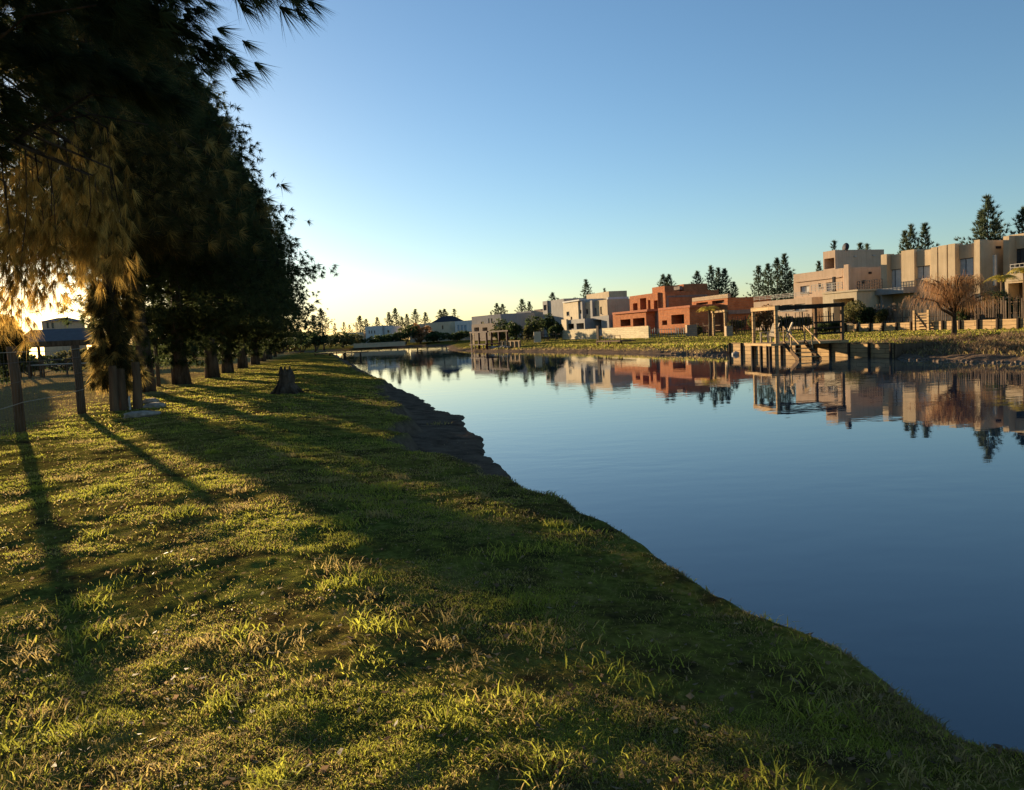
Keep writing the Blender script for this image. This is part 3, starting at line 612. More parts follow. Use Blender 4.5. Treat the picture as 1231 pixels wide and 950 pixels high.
    def railing(s, px0, px1, pybot, pytop, v, m='rail', n=8):
        x0, z0 = s.f(px0, pybot, v); x1, _ = s.f(px1, pybot, v); z1 = s.f(px0, pytop, v)[1]; mb = MB()
        for q in range(3): z = z1-(z1-z0)*q/3; mb.box(x0, x1, v, v+.04, z-.05, z)
        for k in range(n+1): x = x0+(x1-x0)*k/n; mb.box(x-.025, x+.025, v+.042, v+.08, z0, z1)
        return mb.build('balcony_railing', M[m], s.root)

# --- A: large tan house on the right
A = Fr('house', 'large tan two storey house with vertical piers behind the bare rust tree', 1059, 74, 1177.5, 64, 7.8)
A.block('wall', 'stucco_tan', 1066, 1171, 320, 307.5, .45, 11, holes=[(1067, 1083, 325, 350, 'c'), (1100, 1118, 321, 336, 'c'), (1150, 1170, 312, 333, 'b'), (1130, 1136, 318, 327, 'w')])
for a, b, y in ((1059, 1066, 306.5), (1083.5, 1099, 302), (1119, 1126.5, 298), (1128, 1138, 296), (1139.5, 1148, 294), (1171, 1178, 289)):
    A.block('pier', 'stucco_tan', a, b, 315, y, 0 if b-a < 12 else .2, .9 if b-a < 12 else 3)
ux = A.f(1177.5, 300)[0]
MB().box(A.f(1171, 300)[0]+.01, ux, .902, 11, -.3, A.f(1171, 290)[1]).build('side_wall', M['stucco_tan'], A.root)
A.side(1197, 1203, 296, 299, ux, name='wall_lamp', m='dark_metal')
# right wing
A2x0 = A.f(1206, 300, -1)[0]
A.block('wing_wall', 'stucco_tan', 1206, 1213, 320, 284.5, 1.5, 11)
A.block('wing_wall', 'stucco_tan', 1213, 1300, 320, 283, 2.2, 11, holes=[(1218, 1232, 300, 322, 'w')])
A.block('balcony_slab', 'stucco_tan', 1209, 1300, 335, 330, -1.5, 2.1, z0=(339,))
A.railing(1214, 1260, 330, 318, -1.4)
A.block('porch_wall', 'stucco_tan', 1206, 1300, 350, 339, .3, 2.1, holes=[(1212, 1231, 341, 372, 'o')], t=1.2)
MB().box(A.f(1190, 300)[0], A.f(1193, 300)[0], .3, .5, 2.6, A.f(1190, 307)[1]).build('pipe', M['rail'], A.root)
# left garage wing of A
A.block('garage_slab', 'stucco_grey', 1031, 1086, 355, 350, -1.2, 8, z0=(357,))
A.block('garage_wall', 'stucco_grey', 1031, 1060, 365, 357.2, -.9, 7.8, holes=[(1037, 1058.5, 358.5, 372, 'o')], t=2.2)
A.railing(1030, 1060, 350, 338.5, -.8, 'dark_metal', 10)

# --- B: pink beige house
B = Fr('house', 'pink beige stepped house with a tall third storey and roof terrace', 954, 85, 1013, 78.3, 7.2)
B.block('wall', 'stucco_pink', 954, 1013, 340, 330, 0, 7, holes=[(962, 973, 344.5, 353, 'c'), (983.5, 987, 341, 346, 'w'), (993, 1002, 340, 350, 'c')])
B.block('wall_band', 'stucco_pink', 954, 1012, 335, 338.5, -.16, -.004, z0=(340,))
B.block('pier', 'stucco_pink', 1014.5, 1020, 330, 318.5, -.8, -.51)
B.block('wall', 'stucco_pink', 1013.2, 1019.8, 330, 322.5, -.5, 9)
B.block('tower', 'stucco_pink', 989.5, 1004, 310, 303, 3.2, 10, z0=3, holes=[(991, 1003, 311.5, 324, 'o')], t=1.5)
tu = B.last[1]
for px_, py_ in ((1026, 307.5), (1048.5, 306.5)): B.side(px_, px_+3, py_, py_+1.6, tu, name='wall_lamp', m='rail', out=.12)
bx = B.f(1019.8, 330, -.5)[0]; B.side(1044, 1047, 327, 329.5, bx, name='wall_lamp', m='dark_metal', out=.12); B.side(1036, 1039, 337, 341, bx, name='vent_box', m='dark_metal', out=.12)
B.block('chimney_pipe', 'dark_metal', 1000.5, 1003, 340, 333, -.5, -.3, z0=(352,))
# terrace wing (left, lower)
B.block('terrace_wing', 'stucco_pink', 906, 976, 365, 363.5, -2.5, 7, holes=[(924, 938, 368, 374, 'c'), (939.5, 953, 367, 374, 'c'), (955, 968, 366, 374, 'c')])
B.railing(906, 972, 362, 357, -2.4, 'rail', 9)
B.block('porch', 'stucco_cream', 989, 1030, 358, 354, -3.2, 3, holes=[(995, 999, 368, 392, 'w'), (1002, 1027, 360, 390, 'o')], t=2.4)
B.block('coping', 'stucco_cream', 988, 1031, 352, 352, -3.3, 3.1, z0=(354,))
B.railing(975, 1012, 352, 343, -2.6, 'rail', 8)
# satellite dish and vent
q = B.f(1018, 298, 5); d_ = MB(); d_.tube([(q[0], 5, B.f(1004, 303, 3.2)[1]), (q[0], 5, q[1]-.3)], .04, 6); d_.build('dish_mast', M['dark_metal'], B.root)
d_ = MB(); d_.tube([(q[0], 5, q[1]), (q[0], 4.9, q[1]+.03), (q[0], 4.82, q[1]+.04)], [.1, .45, .5], 14); d_.build('satellite_dish', M['roof_dark'], B.root, True)

# --- brick house under construction
K = Fr('brick_house', 'unfinished red brick two storey house with empty window openings', 757, 121, 800, 110, 7.6)
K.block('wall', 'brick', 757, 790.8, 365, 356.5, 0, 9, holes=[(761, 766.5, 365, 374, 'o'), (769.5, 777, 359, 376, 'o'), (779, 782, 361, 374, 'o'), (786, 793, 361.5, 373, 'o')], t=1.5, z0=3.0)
K.block('wall', 'brick', 791, 800, 365, 352, .3, 9)
xk = K.last[1]; K.side(801, 850, 356, 358, xk, name='ring_beam', m='concrete'); K.side(801, 803.5, 359.3, 385, xk, name='corner_column', m='concrete')
K.block('parapet', 'brick', 784, 799, 350, 346, 2.5, 5, z0=5.6)
K.block('parapet', 'brick', 800, 822, 348, 345, 5.5, 9.5, z0=5.0)
K.block('water_tank', 'concrete', 810, 817, 347, 345, 3, 3.45, z0=(349,))
K.block('porch', 'brick', 737, 777, 390, 378, -2.2, -.05, holes=[(746, 758, 384.5, 392.5, 'o'), (761, 775, 383, 392.5, 'o')], t=1.6)
K.block('porch_slab', 'terracotta', 736, 778, 378, 376, -2.5, -.03, z0=(378.5,))
K.block('wall', 'concrete', 777.2, 790, 385, 375, -.8, -.02)
K2 = Fr('brick_annexe', 'low red brick annexe with a wide dark opening beside the unfinished house', 791.5, 104, 829, 96, 4.6)
K2.block('wall', 'brick', 791.5, 829, 380, 373, 0, 7, holes=[(796, 802, 385.5, 391, 'o'), (807, 822.5, 379, 390, 'o')], t=1.6)
K2.block('ring_beam', 'terracotta', 791, 829.4, 372, 370.8, -.08, 7.05, z0=(373.4,))
K3 = Fr('brick_house', 'flat roofed red brick house with a row of slots under its saw tooth parapet', 832, 104, 875, 95, 5.6)
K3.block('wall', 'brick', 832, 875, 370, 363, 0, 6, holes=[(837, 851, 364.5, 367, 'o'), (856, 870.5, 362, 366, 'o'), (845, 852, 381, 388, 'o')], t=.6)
K3.block('ring_beam', 'block', 832, 875, 360, 358.5, -.1, .3, z0=(363,))
m = MB(); x0, x1, _, _, _, zz = K3.last
k_ = 0
while x0+.3 < x1: m.box(x0, x0+.35, .31, .6, zz-.5, zz+.05); x0 += .7
m.build('roof_block', M['block'], K3.root)
K3.side(875.5, 915, 373, 378, x1, name='ring_beam', m='concrete')

# --- grey modern house with white side
D = Fr('house', 'modern grey house with pale piers left of the red brick house', 697, 140, 730, 129, 7.4)
D.block('wall', 'stucco_tan', 697, 730, 365, 364.5, 0, 7, holes=[(704, 707, 372, 378, 'w'), (713.5, 717, 370.5, 379, 'w'), (721.5, 724, 369, 378, 'w'), (701, 703.5, 388, 396, 'o')])
D.block('pier', 'stucco_grey', 709.5, 712, 370, 361.5, -.5, 1)
dx, _, _ = D.sidebox('side_wing', 'stucco_white', 731, 756, 365, .3, top=357.5); D.side(733.5, 738, 366, 378, dx, 'b'); D.side(751.5, 754.5, 365, 376, dx, 'b')
D.block('upper_box', 'stucco_tan', 705, 732, 356, 354.5, 3.5, 7, z0=5.3)
D.block('porch', 'stucco_grey', 711, 732, 385, 381, -2.5, -.05, holes=[(713, 723, 385, 396, 'o')], t=1.8)
# --- yellow-lit house
E = Fr('house', 'narrow cream house with a dark top right corner and planted balcony', 677, 146, 697, 138, 7.2)
E.block('wall', 'stucco_cream', 677, 695, 370, 364.5, 0, 7, holes=[(681, 684.5, 375, 380, 'w'), (686, 688, 381, 388, 'w')])
E.block('roof_slab', 'stucco_white', 676, 696, 364, 363, -.3, 7.2, z0=(364.6,))
E.block('wall', 'stucco_grey', 695.3, 700, 370, 362, .2, 7, holes=[(696, 699, 373, 377.5, 'o')])
E.block('balcony', 'stucco_grey', 676, 703, 390, 385.5, -3, -.05, holes=[(677.5, 690, 390, 396, 'o'), (693, 702, 389, 396, 'o')], t=1.5)
E.block('porch_pier', 'stucco_cream', 675, 681, 390, 384.5, -3.4, -3.05)
# --- grey tall house
E2 = Fr('house', 'tall plain grey house with one dark corner opening', 652.5, 158, 678, 148, 8.2)
E2.block('wall', 'stucco_grey', 652.5, 658, 370, 362.5, 0, 9, holes=[(653.5, 657.5, 367, 373.5, 'o')])
E2.block('wall', 'stucco_grey', 658.2, 678, 370, 362, .3, 9)
# --- beige house
Fh = Fr('house', 'flat beige house behind the dark shrubs with a glazed grey bay', 621, 172, 658, 160, 6.5)
Fh.block('wall', 'stucco_grey', 621, 639, 385, 375.5, 0, 8, holes=[(624, 626, 378, 388, 'c'), (629, 637, 376.5, 389, 'b')])
Fh.block('wall', 'stucco_pink', 639.2, 658, 385, 374.5, .5, 8, holes=[(643, 646, 381, 385, 'c')])
Fh.block('roof_box', 'stucco_pink', 642, 650, 374, 372.5, 2, 5, z0=4.6)
Fh2 = Fr('house', 'low orange lit house between the wooden dock shelter and the beige house', 602, 180, 621, 172, 6.2)
Fh2.block('wall', 'stucco_pink', 602, 612, 385, 378.5, 0, 8); Fh2.block('wall', 'stucco_tan', 612.2, 621, 385, 377.5, .4, 8, holes=[(616, 619, 383, 390, 'w')])
# --- G
Gh = Fr('house', 'wide grey two storey house with tall upper windows behind the dock shelter', 567, 170, 602, 158, 6.2)
Gh.block('wall', 'stucco_grey', 567, 602, 385, 381, 0, 8, holes=[(578, 582, 387, 389.5, 'w'), (587, 588.8, 383, 392, 'w'), (590.5, 592.3, 383, 392, 'w'), (569, 572, 393, 399, 'w'), (575, 577, 393, 399, 'w'), (585, 588, 392.6, 399, 'w')])
Gh.block('terrace', 'stucco_pink', 567, 596, 395, 390.5, -2.5, -.05, holes=[(570, 576, 394, 400, 'o'), (580, 586, 394, 400, 'o')], t=1)
# --- H
Hh = Fr('house', 'low white house with three blue windows left of the dock shelter', 547, 214, 567, 208, 6.0)
Hh.block('wall', 'stucco_white', 547, 569, 390, 386.5, 0, 8, holes=[(549.5, 552.5, 391, 397.5, 'b'), (553.6, 556.6, 391, 397.5, 'b'), (557.7, 561, 391, 397.5, 'b')])
Hh.block('carport', 'stucco_cream', 535, 567, 401, 400, -3, -.05, z0=(402.2,))
for a in (536, 545, 556): Hh.block('carport_post', 'stucco_cream', a, a+1.6, 405, 402.4, -2.9, -2.6)
# --- I with dark hip roof
Ih = Fr('house', 'cream far house with a dark hipped roof', 492, 226, 541, 218, 5.8)
Ih.block('wall', 'stucco_cream', 512, 541, 395, 388.5, 0, 8, holes=[(516, 518, 393, 397, 'w'), (531, 533, 391.5, 396, 'w'), (520, 526, 399, 405, 'o')])
Ih.block('wall', 'stucco_pink', 492, 511.6, 395, 390.5, .5, 8, holes=[(495, 498, 393, 399, 'w'), (502, 504.5, 394, 399, 'w')])
x0 = Ih.f(517, 388, 0)[0]; x1 = Ih.f(540, 388, 0)[0]; z = Ih.f(517, 388, 0)[1]
MB().quadbox([(x0, .5, z), (x1, .5, z), (x1, 7.5, z), (x0, 7.5, z)], [(x0+2.2, 3.4, z+1.7), (x1-2.2, 3.4, z+1.7), (x1-2.2, 4.6, z+1.7), (x0+2.2, 4.6, z+1.7)]).build('roof', M['roof_dark'], Ih.root)
# --- J white
Jh = Fr('house', 'small bright white far house with narrow windows', 439, 224, 469, 222, 6.2)
Jh.block('wall', 'stucco_white', 439, 459.5, 395, 392.7, 0, 8, holes=[(443, 444.5, 397.5, 401, 'w'), (446, 447.5, 397.5, 401, 'w'), (449.5, 451, 397.5, 401, 'w')])
Jh.block('pier', 'stucco_grey', 459.6, 461, 395, 391.7, -.3, 7)
Jh.block('wall', 'stucco_white', 461.2, 469.5, 395, 392.5, .2, 8, holes=[(465.5, 468, 397, 400, 'w')])
Mh = Fr('house', 'tiny low pale house just left of the small bright white far house', 414, 226, 437, 224, 4.6)
Mh.block('wall', 'stucco_tan', 414, 437, 402, 400.5, 0, 7, holes=[(418, 421, 402.5, 406, 'w'), (428, 431, 402, 405.5, 'w')])
p, q = XZ(425, 203, 1), XZ(487, 199, 1); r_ = empty('garden_wall', (p.x, p.y, .85), math.atan2(q.y-p.y, q.x-p.x), 'long low pale wall along the far shore below the small white house', 'wall')
MB().box(0, (q-p).length, 0, .2, -.3, .75).build('wall_face', M['stucco_tan'], r_); MB().box(-.05, (q-p).length+.05, -.05, .25, .752, .84).build('coping', M['stucco_cream'], r_)
# --- white house far left beyond gazebo
Lh = Fr('house', 'pale house seen through the golden branches above the gazebo roof', 50, 120, 72, 120, 7, .6)
Lh.block('wall', 'stucco_tan', 50, 72, 388, 387, 0, 7, holes=[(56, 59, 388, 395, 'w'), (62, 65, 388, 395, 'w')])
x0, x1, _, _, _, z = Lh.last; MB().quadbox([(x0-.3, -.3, z), (x1+.3, -.3, z), (x1+.3, 7.3, z), (x0-.3, 7.3, z)], [(x0+.8, 2.8, z+.6), (x1-.8, 2.8, z+.6), (x1-.8, 4.2, z+.6), (x0+.8, 4.2, z+.6)]).build('roof', M['roof_grey'], Lh.root)
# ------------------------------------------------------------------ far bank: walls, docks, fences
def zmat(): pass
# shore retaining wall with posts
wa, wb = G(878, 425.6, 0), G(1072, 431, 0); ang = math.atan2(wb.y-wa.y, wb.x-wa.x); L = (wb-wa).length
wr = empty('retaining_wall', (wa.x, wa.y, 0), ang, 'long low timber retaining wall rising from the water beneath the pergola', 'retaining wall')
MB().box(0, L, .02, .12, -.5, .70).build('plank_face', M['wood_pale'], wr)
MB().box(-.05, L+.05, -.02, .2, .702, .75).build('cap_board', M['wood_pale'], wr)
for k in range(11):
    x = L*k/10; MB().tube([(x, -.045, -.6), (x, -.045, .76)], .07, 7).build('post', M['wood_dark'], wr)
MB().box(0, L, .13, 1.3, -.5, .69).build('backfill', M['ground'], wr)
MB().box(L+.02, L+.12, .1, 3, -.4, .68).build('return_face', M['wood_mid'], wr)
# yard retaining wall
ya, yb = Vector((*YARD[0], 0)), Vector((*YARD[1], 0)); ang2 = math.atan2(yb.y-ya.y, yb.x-ya.x); L2 = (yb-ya).length
yr = empty('retaining_wall', (ya.x, ya.y, .9), ang2, 'upper timber retaining wall along the back of the lawn below the stake fence', 'retaining wall')
MB().box(0, L2+6, -.14, -.04, -.4, .60).build('plank_face', M['wood_pale'], yr)
for k in range(16):
    x = .1+(L2+6)*k/16; MB().box(x-.07, x+.07, -.26, -.145, -.4, .66).build('post', M['wood_dark'], yr)
def yl(px, py=390, v=0.):    # a local position along the yard wall from a pixel column
    X = Vector((math.cos(ang2), math.sin(ang2), 0)); Y = Vector((-X.y, X.x, 0)); d = ray(px, py); P0 = ya+Y*v
    t = (P0-EV).dot(Y)/d.dot(Y); q = EV+d*t-ya; return q.dot(X), q.z-.9
# wooden gate
x0, zt = yl(1100, 373, -.3); x1, _ = yl(1117, 373, -.3)
gt = empty('garden_gate', ya+Vector((math.cos(ang2)*x0, math.sin(ang2)*x0, .9)), ang2, 'slatted timber gate with a diagonal brace standing in front of the upper wall', 'gate')
w_ = x1-x0; hz = zt
for x in (0, w_): MB().box(x-.1, x+.1, -.42, -.28, -.1, hz).build('gate_post', M['wood_pale'], gt)
m = MB()
for k in range(6): z = .12+k*(hz-.25)/6; m.box(.11, w_-.11, -.37, -.33, z, z+(hz-.25)/6*.55)
m.build('slats', M['wood_pale'], gt); MB().beam((.12, -.40, hz-.2), (w_-.12, -.40, .15), .1, .03).build('brace', M['wood_mid'], gt)
# stake fences
def stakes(label, pa, pb, za, zb, h, step=.28, m='wood_grey', gap=0, v=0):
    a, b = Vector((pa[0], pa[1], za)), Vector((pb[0], pb[1], zb)); n = int((b-a).length/step); an = math.atan2(b.y-a.y, b.x-a.x)
    r_ = empty('stake_fence', a, an, label, 'fence', 'fences of upright stakes'); mb = MB()
    for k in range(n+1):
        x = k*step+random.uniform(-.05, .05); hh = h*random.uniform(.82, 1.1); zz = (zb-za)*k/max(1, n); w2 = random.uniform(.025, .05)
        if random.random() < gap: continue
        mb.quadbox([(x-w2, -w2*.5, zz-.1), (x+w2, -w2*.5, zz-.1), (x+w2, w2*.5, zz-.1), (x-w2, w2*.5, zz-.1)], [(x-w2+random.uniform(-.06, .06), -w2*.4, zz+hh)]*1+[(x+w2*.4, -w2*.4, zz+hh), (x+w2*.4, w2*.4, zz+hh), (x-w2*.4, w2*.4, zz+hh)])
    mb.build('stakes', M[m], r_)
    mb = MB(); Lf = (b-a).length
    for hz_ in (.3, .75): mb.beam((0, w2+.06, h*hz_), (Lf, w2+.06, h*hz_+zb-za), .06)
    mb.build('rail', M['wood_mid'], r_)
    return r_
def off(v, t=0.0):
    X = Vector((math.cos(ang2), math.sin(ang2), 0)); Y = Vector((-X.y, X.x, 0)); return ya+Y*v
Yv = Vector((-math.sin(ang2), math.cos(ang2), 0)); Xv = Vector((math.cos(ang2), math.sin(ang2), 0))
q0 = ya+Yv*1.5; q1 = ya+Yv*1.5+Xv*(L2+6)
stakes('fence of uneven grey stakes above the upper retaining wall', q0, q1, 1.4, 1.4, 1.5, .17)
f0, f1 = XZ(874, 74, 1), XZ(1003, 70, 1)
stakes('fence of uneven brown stakes behind the pergola, left of the upper wall', f0, f1, 1.15, 1.15, 1.5, .2, 'wood_grey')
f0, f1 = XZ(782, 92, 1), XZ(832, 84, 1)
stakes('low blue grey sheet and stake fence in front of the low brick annexe', f0, f1, 1.0, 1.0, 1.0, .5, 'green_mesh')
f0, f1 = XZ(838, 84, 1), XZ(872, 76, 1)
stakes('short pale stake fence around the wooden arch', f0, f1, 1.05, 1.05, 1.2, .5, 'wood_grey', .2)
f0, f1 = XZ(625, 120, 1), XZ(673, 106, 1)
stakes('thin stake fence in front of the dark shrubs, left of the whitewashed wall', f0, f1, .95, .95, 1.1, .8, 'wood_grey')
# white plank walls
for a, b, lb in (((676, 117), (717.5, 103), 'left whitewashed plank wall of the pair behind the small jetty'), ((724, 101.5), (779.5, 86), 'right whitewashed plank wall of the pair behind the small jetty')):
    p, q = XZ(a[0], a[1], 1.6), XZ(b[0], b[1], 1.6); an = math.atan2(q.y-p.y, q.x-p.x); Lw = (q-p).length
    r_ = empty('plank_wall', (p.x, p.y, .95), an, lb, 'wall', 'whitewashed plank walls')
    MB().box(0, Lw, 0, .12, -.3, 1.25).build('plank_face', M['wood_white'], r_); MB().box(-.03, Lw+.03, -.03, .15, 1.252, 1.32).build('cap_board', M['wood_white'], r_)
    for k in range(int(Lw/1.6)+2):
        x = min(Lw, k*1.6); MB().box(x-.06, x+.06, .125, .22, -.3, 1.19).build('post', M['wood_white'], r_)
# brick pier & wooden arch
p = XZ(831, 84, 1.5); r_ = MB().box(-.55, .55, -.4, .4, -.2, 1.15).build('brick_pier', M['block']); r_.location = (p.x, p.y, 1.0); tag(r_, 'square pale brick pier at the end of the blue grey fence', 'pier')
p = XZ(876, 73, 1.2); r_ = MB().box(-.3, .3, -.3, .3, -.2, .85).build('brick_pier', M['block']); r_.location = (p.x, p.y, 1.0); tag(r_, 'small pale pier right of the wooden arch', 'pier')
p, q = XZ(858, 78, 2), XZ(872, 75, 2); an = math.atan2(q.y-p.y, q.x-p.x); Lw = (q-p).length
r_ = empty('garden_arch', (p.x, p.y, 1.0), an, 'pale wooden arch with two posts and a flat top by the brick houses', 'arch')
for x in (0, Lw): MB().box(x-.1, x+.1, -.1, .1, -.1, 2.2).build('arch_post', M['wood_pale'], r_)
MB().box(-.25, Lw+.25, -.16, .16, 2.202, 2.42).build('lintel', M['wood_pale'], r_)
MB().beam((.1, 0, 1.7), (.6, 0, 2.18), .07).build('brace', M['wood_pale'], r_)

# pergola on the deck
pn = XZ(933, 41.6, 1.8); pf = XZ(906, 44.6, 1.8); an = math.atan2(pn.y-pf.y, pn.x-pf.x); Lp = (pn-pf).length
pg = empty('pergola', (pf.x, pf.y, 0), an, 'cube shaped timber pergola over the lakeside deck, front frame pale in the sun', 'pergola')
Wp = 3.7; zt = XZ(933, 41.6, 1.8); 
ztop = EYE + 0
d = ray(933, 372.5); t = (Vector((pn.x, pn.y, 0))-EV).dot(Vector((pn.x, pn.y, 0)).normalized())/d.dot(Vector((pn.x, pn.y, 0)).normalized()); ZT = (EV+d*t).z
d = ray(933, 413); t = (Vector((pn.x, pn.y, 0))-EV).dot(Vector((pn.x, pn.y, 0)).normalized())/d.dot(Vector((pn.x, pn.y, 0)).normalized()); ZD = (EV+d*t).z
for x in (0, Lp):
    for y in (0, Wp): MB().box(x-.075, x+.075, y-.075, y+.075, -.6, ZT).build('post', M['wood_pale'] if y == 0 else M['wood_mid'], pg)  # pale front posts and browner rear posts carry sun and shade as colour
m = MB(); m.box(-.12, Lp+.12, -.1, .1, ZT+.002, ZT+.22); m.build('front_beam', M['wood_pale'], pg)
for x in (0, Lp): MB().box(x-.11, x+.11, .102, Wp-.102, ZT+.002, ZT+.2).build('side_beam', M['wood_dark'], pg)  # darker timber than the front beam: shade of this side painted in
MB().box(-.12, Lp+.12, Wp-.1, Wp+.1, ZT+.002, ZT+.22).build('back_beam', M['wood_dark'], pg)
MB().box(-.6, Lp+.1, -.35, Wp+.3, ZD-.13, ZD).build('deck', M['wood_pale'], pg)
for k, x in enumerate((.3, Lp*.5, Lp-.3)): MB().box(x-.07, x+.07, -.3, -.16, -.6, ZD-.132).build('pile', M['wood_dark'], pg)
# side rails of dark timber
m = MB()
for z in (.35, .65, .95): m.box(Lp+.1, Lp+.16, Wp*.55, Wp-.1, ZD+z, ZD+z+.1)
m.build('guard_rail', M['wood_dark'], pg)
# lakeside steps (near side)
stp = empty('wooden_steps', (pn.x, pn.y, 0), an, 'dark timber steps with handrails going down from the pergola deck to the water', 'steps')
for y in (.35, 1.5):
    m = MB(); m.beam((.15, y, ZD), (1.9, y, .0), .06, .22); m.build('stringer', M['wood_mid'], stp)
    m = MB(); m.beam((.15, y, ZD+.85), (1.9, y, .85), .05, .08); m.beam((.15, y, ZD), (.15, y, ZD+.9), .07); m.beam((1.0, y, ZD*.5), (1.0, y, ZD*.5+.9), .06); m.build('handrail', M['wood_pale'], stp)
for k in range(4): MB().box(.25+k*.42, .52+k*.42, .38, 1.47, ZD-.14-k*.2, ZD-.1-k*.2).build('tread', M['wood_pale'], stp)
# adirondack chairs
def deckchair(label):
    c = empty('deck_chair', (0, 0, 0), 0, label, 'chair', 'slatted deck chairs on the pergola deck')
    m = MB()
    for k in range(5): x = -.26+k*.13; m.beam((x, .12, .32), (x*1.15, .45, 1.08), .10, .03)
    m.build('backrest', M['paint_white'], c)
    m = MB()
    for k in range(5): m.box(-.3, .3, -.35+k*.11, -.26+k*.11, .36-k*.02, .385-k*.02)
    m.build('seat', M['paint_white'], c)
    for x in (-.36, .36):
        MB().box(x-.07, x+.07, -.42, .3, .58, .61).build('armrest', M['paint_white'], c)
        MB().box(x-.03, x+.03, -.40, -.30, 0, .578).build('leg', M['paint_white'], c); MB().box(x-.03, x+.03, .25, .34, 0, .578).build('leg', M['paint_white'], c)
    return c
Xp = Vector((math.cos(an), math.sin(an), 0)); Yp = Vector((-Xp.y, Xp.x, 0))
c1 = deckchair('left slatted chair on the pergola deck, beside the outer post'); c1.location = pf+Xp*.35+Yp*.8; c1.location.z = ZD+.002; c1.rotation_euler = (0, 0, an+.15)
c2 = copy_tree(c1); c2['label'] = 'right slatted chair on the pergola deck, beside the near pale post'; c2.location = pf+Xp*(Lp-1.0)+Yp*.9; c2.location.z = ZD+.002; c2.rotation_euler = (0, 0, an-.3)
for o in [q for q in C.collection.objects if q.parent in (c1, c2)]: o.scale = (1, 1, 1)
# small jetty
ja = XZ(717, 79, .6); jb = XZ(756, 71, .6); an = math.atan2(jb.y-ja.y, jb.x-ja.x); Lj = (jb-ja).length
jt = empty('jetty', (ja.x, ja.y, 0), an, 'small timber jetty with a narrow upright frame at its left end', 'jetty')
MB().box(0, Lj*.75, 0, 1.6, .88, 1.0).build('deck', M['wood_mid'], jt)
for x in (.1, Lj*.28, Lj*.36):
    for y in (.1, 1.5): MB().box(x-.07, x+.07, y-.07, y+.07, -.6, .878).build('pile', M['wood_mid'], jt)
for x in (.1, .6): MB().box(x-.05, x+.05, .02, .12, 1.002, 2.55).build('frame_post', M['wood_dark'], jt)
MB().box(.151, .549, .03, .11, 1.15, 2.5).build('frame_panel', M['wood_dark'], jt)
m = MB()
for k in range(5): x = 1.0+k*(Lj*.75-1.1)/4; m.box(x-.03, x+.03, .04, .1, 1.002, 1.5)
m.box(.97, Lj*.75-.07, .045, .095, 1.44, 1.49)
m.build('guard_rail', M['wood_mid'], jt)
# burgundy dock shelter
sa = XZ(567, 108, 1.5); sb = XZ(585, 103, 1.5); an = math.atan2(sb.y-sa.y, sb.x-sa.x); Ls = (sb-sa).length
sh = empty('dock_shelter', (sa.x, sa.y, 0), an, 'burgundy timber shelter on stilts with one pale sunlit end panel', 'shelter')
for x in (0, Ls*.5, Ls):
    for y in (0, 3): MB().box(x-.12, x+.12, y-.12, y+.12, -.6, 2.5).build('post', M['burgundy'], sh)
for y in (0, 3): MB().box(-.5, Ls+.5, y-.1, y+.1, 2.502, 2.7).build('beam', M['burgundy'], sh)
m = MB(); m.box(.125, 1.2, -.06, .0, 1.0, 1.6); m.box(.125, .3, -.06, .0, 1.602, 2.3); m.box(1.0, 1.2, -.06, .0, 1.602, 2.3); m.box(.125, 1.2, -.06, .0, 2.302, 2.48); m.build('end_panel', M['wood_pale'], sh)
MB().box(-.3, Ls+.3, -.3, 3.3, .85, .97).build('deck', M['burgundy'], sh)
m = MB(); m.box(Ls*.5+.13, Ls-.13, -.04, .02, 1.7, 1.8); m.box(Ls*.5+.13, Ls-.13, -.04, .02, 1.4, 1.5); m.build('guard_rail', M['burgundy'], sh)
for x in (.8, 1.8, Ls-.7): MB().beam((x, -.25, .86), (x+.5, -.35, -.5), .12).build('stilt', M['burgundy'], sh)
# pale planks edging right of shelter
p, q = XZ(601, 101, .5), XZ(625.5, 95, .5); an = math.atan2(q.y-p.y, q.x-p.x); Lw = (q-p).length
r_ = empty('retaining_wall', (p.x, p.y, 0), an, 'short pale sunlit timber wall at the water right of the burgundy shelter', 'retaining wall')
MB().box(0, Lw, 0, .12, .1, 1.3).build('plank_face', M['wood_pale'], r_)
for k in range(6): MB().box(Lw*k/5-.06, Lw*k/5+.06, -.12, -.003, -.2, 1.2).build('post', M['wood_mid'], r_)
p = XZ(646, 100, 1.5); r_ = MB().box(-.45, .45, -.3, .3, -.1, 1.25).build('gate_pillar', M['stucco_cream']); r_.location = (p.x, p.y, 1.0); tag(r_, 'cream gate pillar in the stake fence before the dark shrubs', 'pillar')
# rubble along the shore
def rock(px, py, s_, lb, g_, m_='boulder'):
    bm = bmesh.new(); bmesh.ops.create_icosphere(bm, subdivisions=2, radius=1)
    for v_ in bm.verts: v_.co = Vector((v_.co.x, v_.co.y*.8, v_.co.z*.6))*s_*(1+random.uniform(-.16, .16))
    me = bpy.data.meshes.new('rock'); bm.to_mesh(me); bm.free(); me.materials.append(M[m_]); o = link(bpy.data.objects.new('rock', me))
    p = G(px, py, .1); place(o, p.x, p.y, random.random()*3, z=max(0, gz(p.x, p.y))+s_*.15); tag(o, lb, 'rock', g_)
for k in range(26):
    px = 1082+k*5.9+random.uniform(-2, 2); rock(px, 430.3+(px-1082)*.028+random.uniform(-2.0, .6), random.uniform(.06, .15), 'small dark rock at the waterline of the bare bank below the rust tree', 'rocks along the waterline below the rust tree')
for k in range(14): rock(790+k*6.2, 424.5+k*.18+random.uniform(-1.5, .3), random.uniform(.1, .22), 'grey brown rock at the waterline left of the timber retaining wall', 'rocks along the waterline left of the retaining wall')
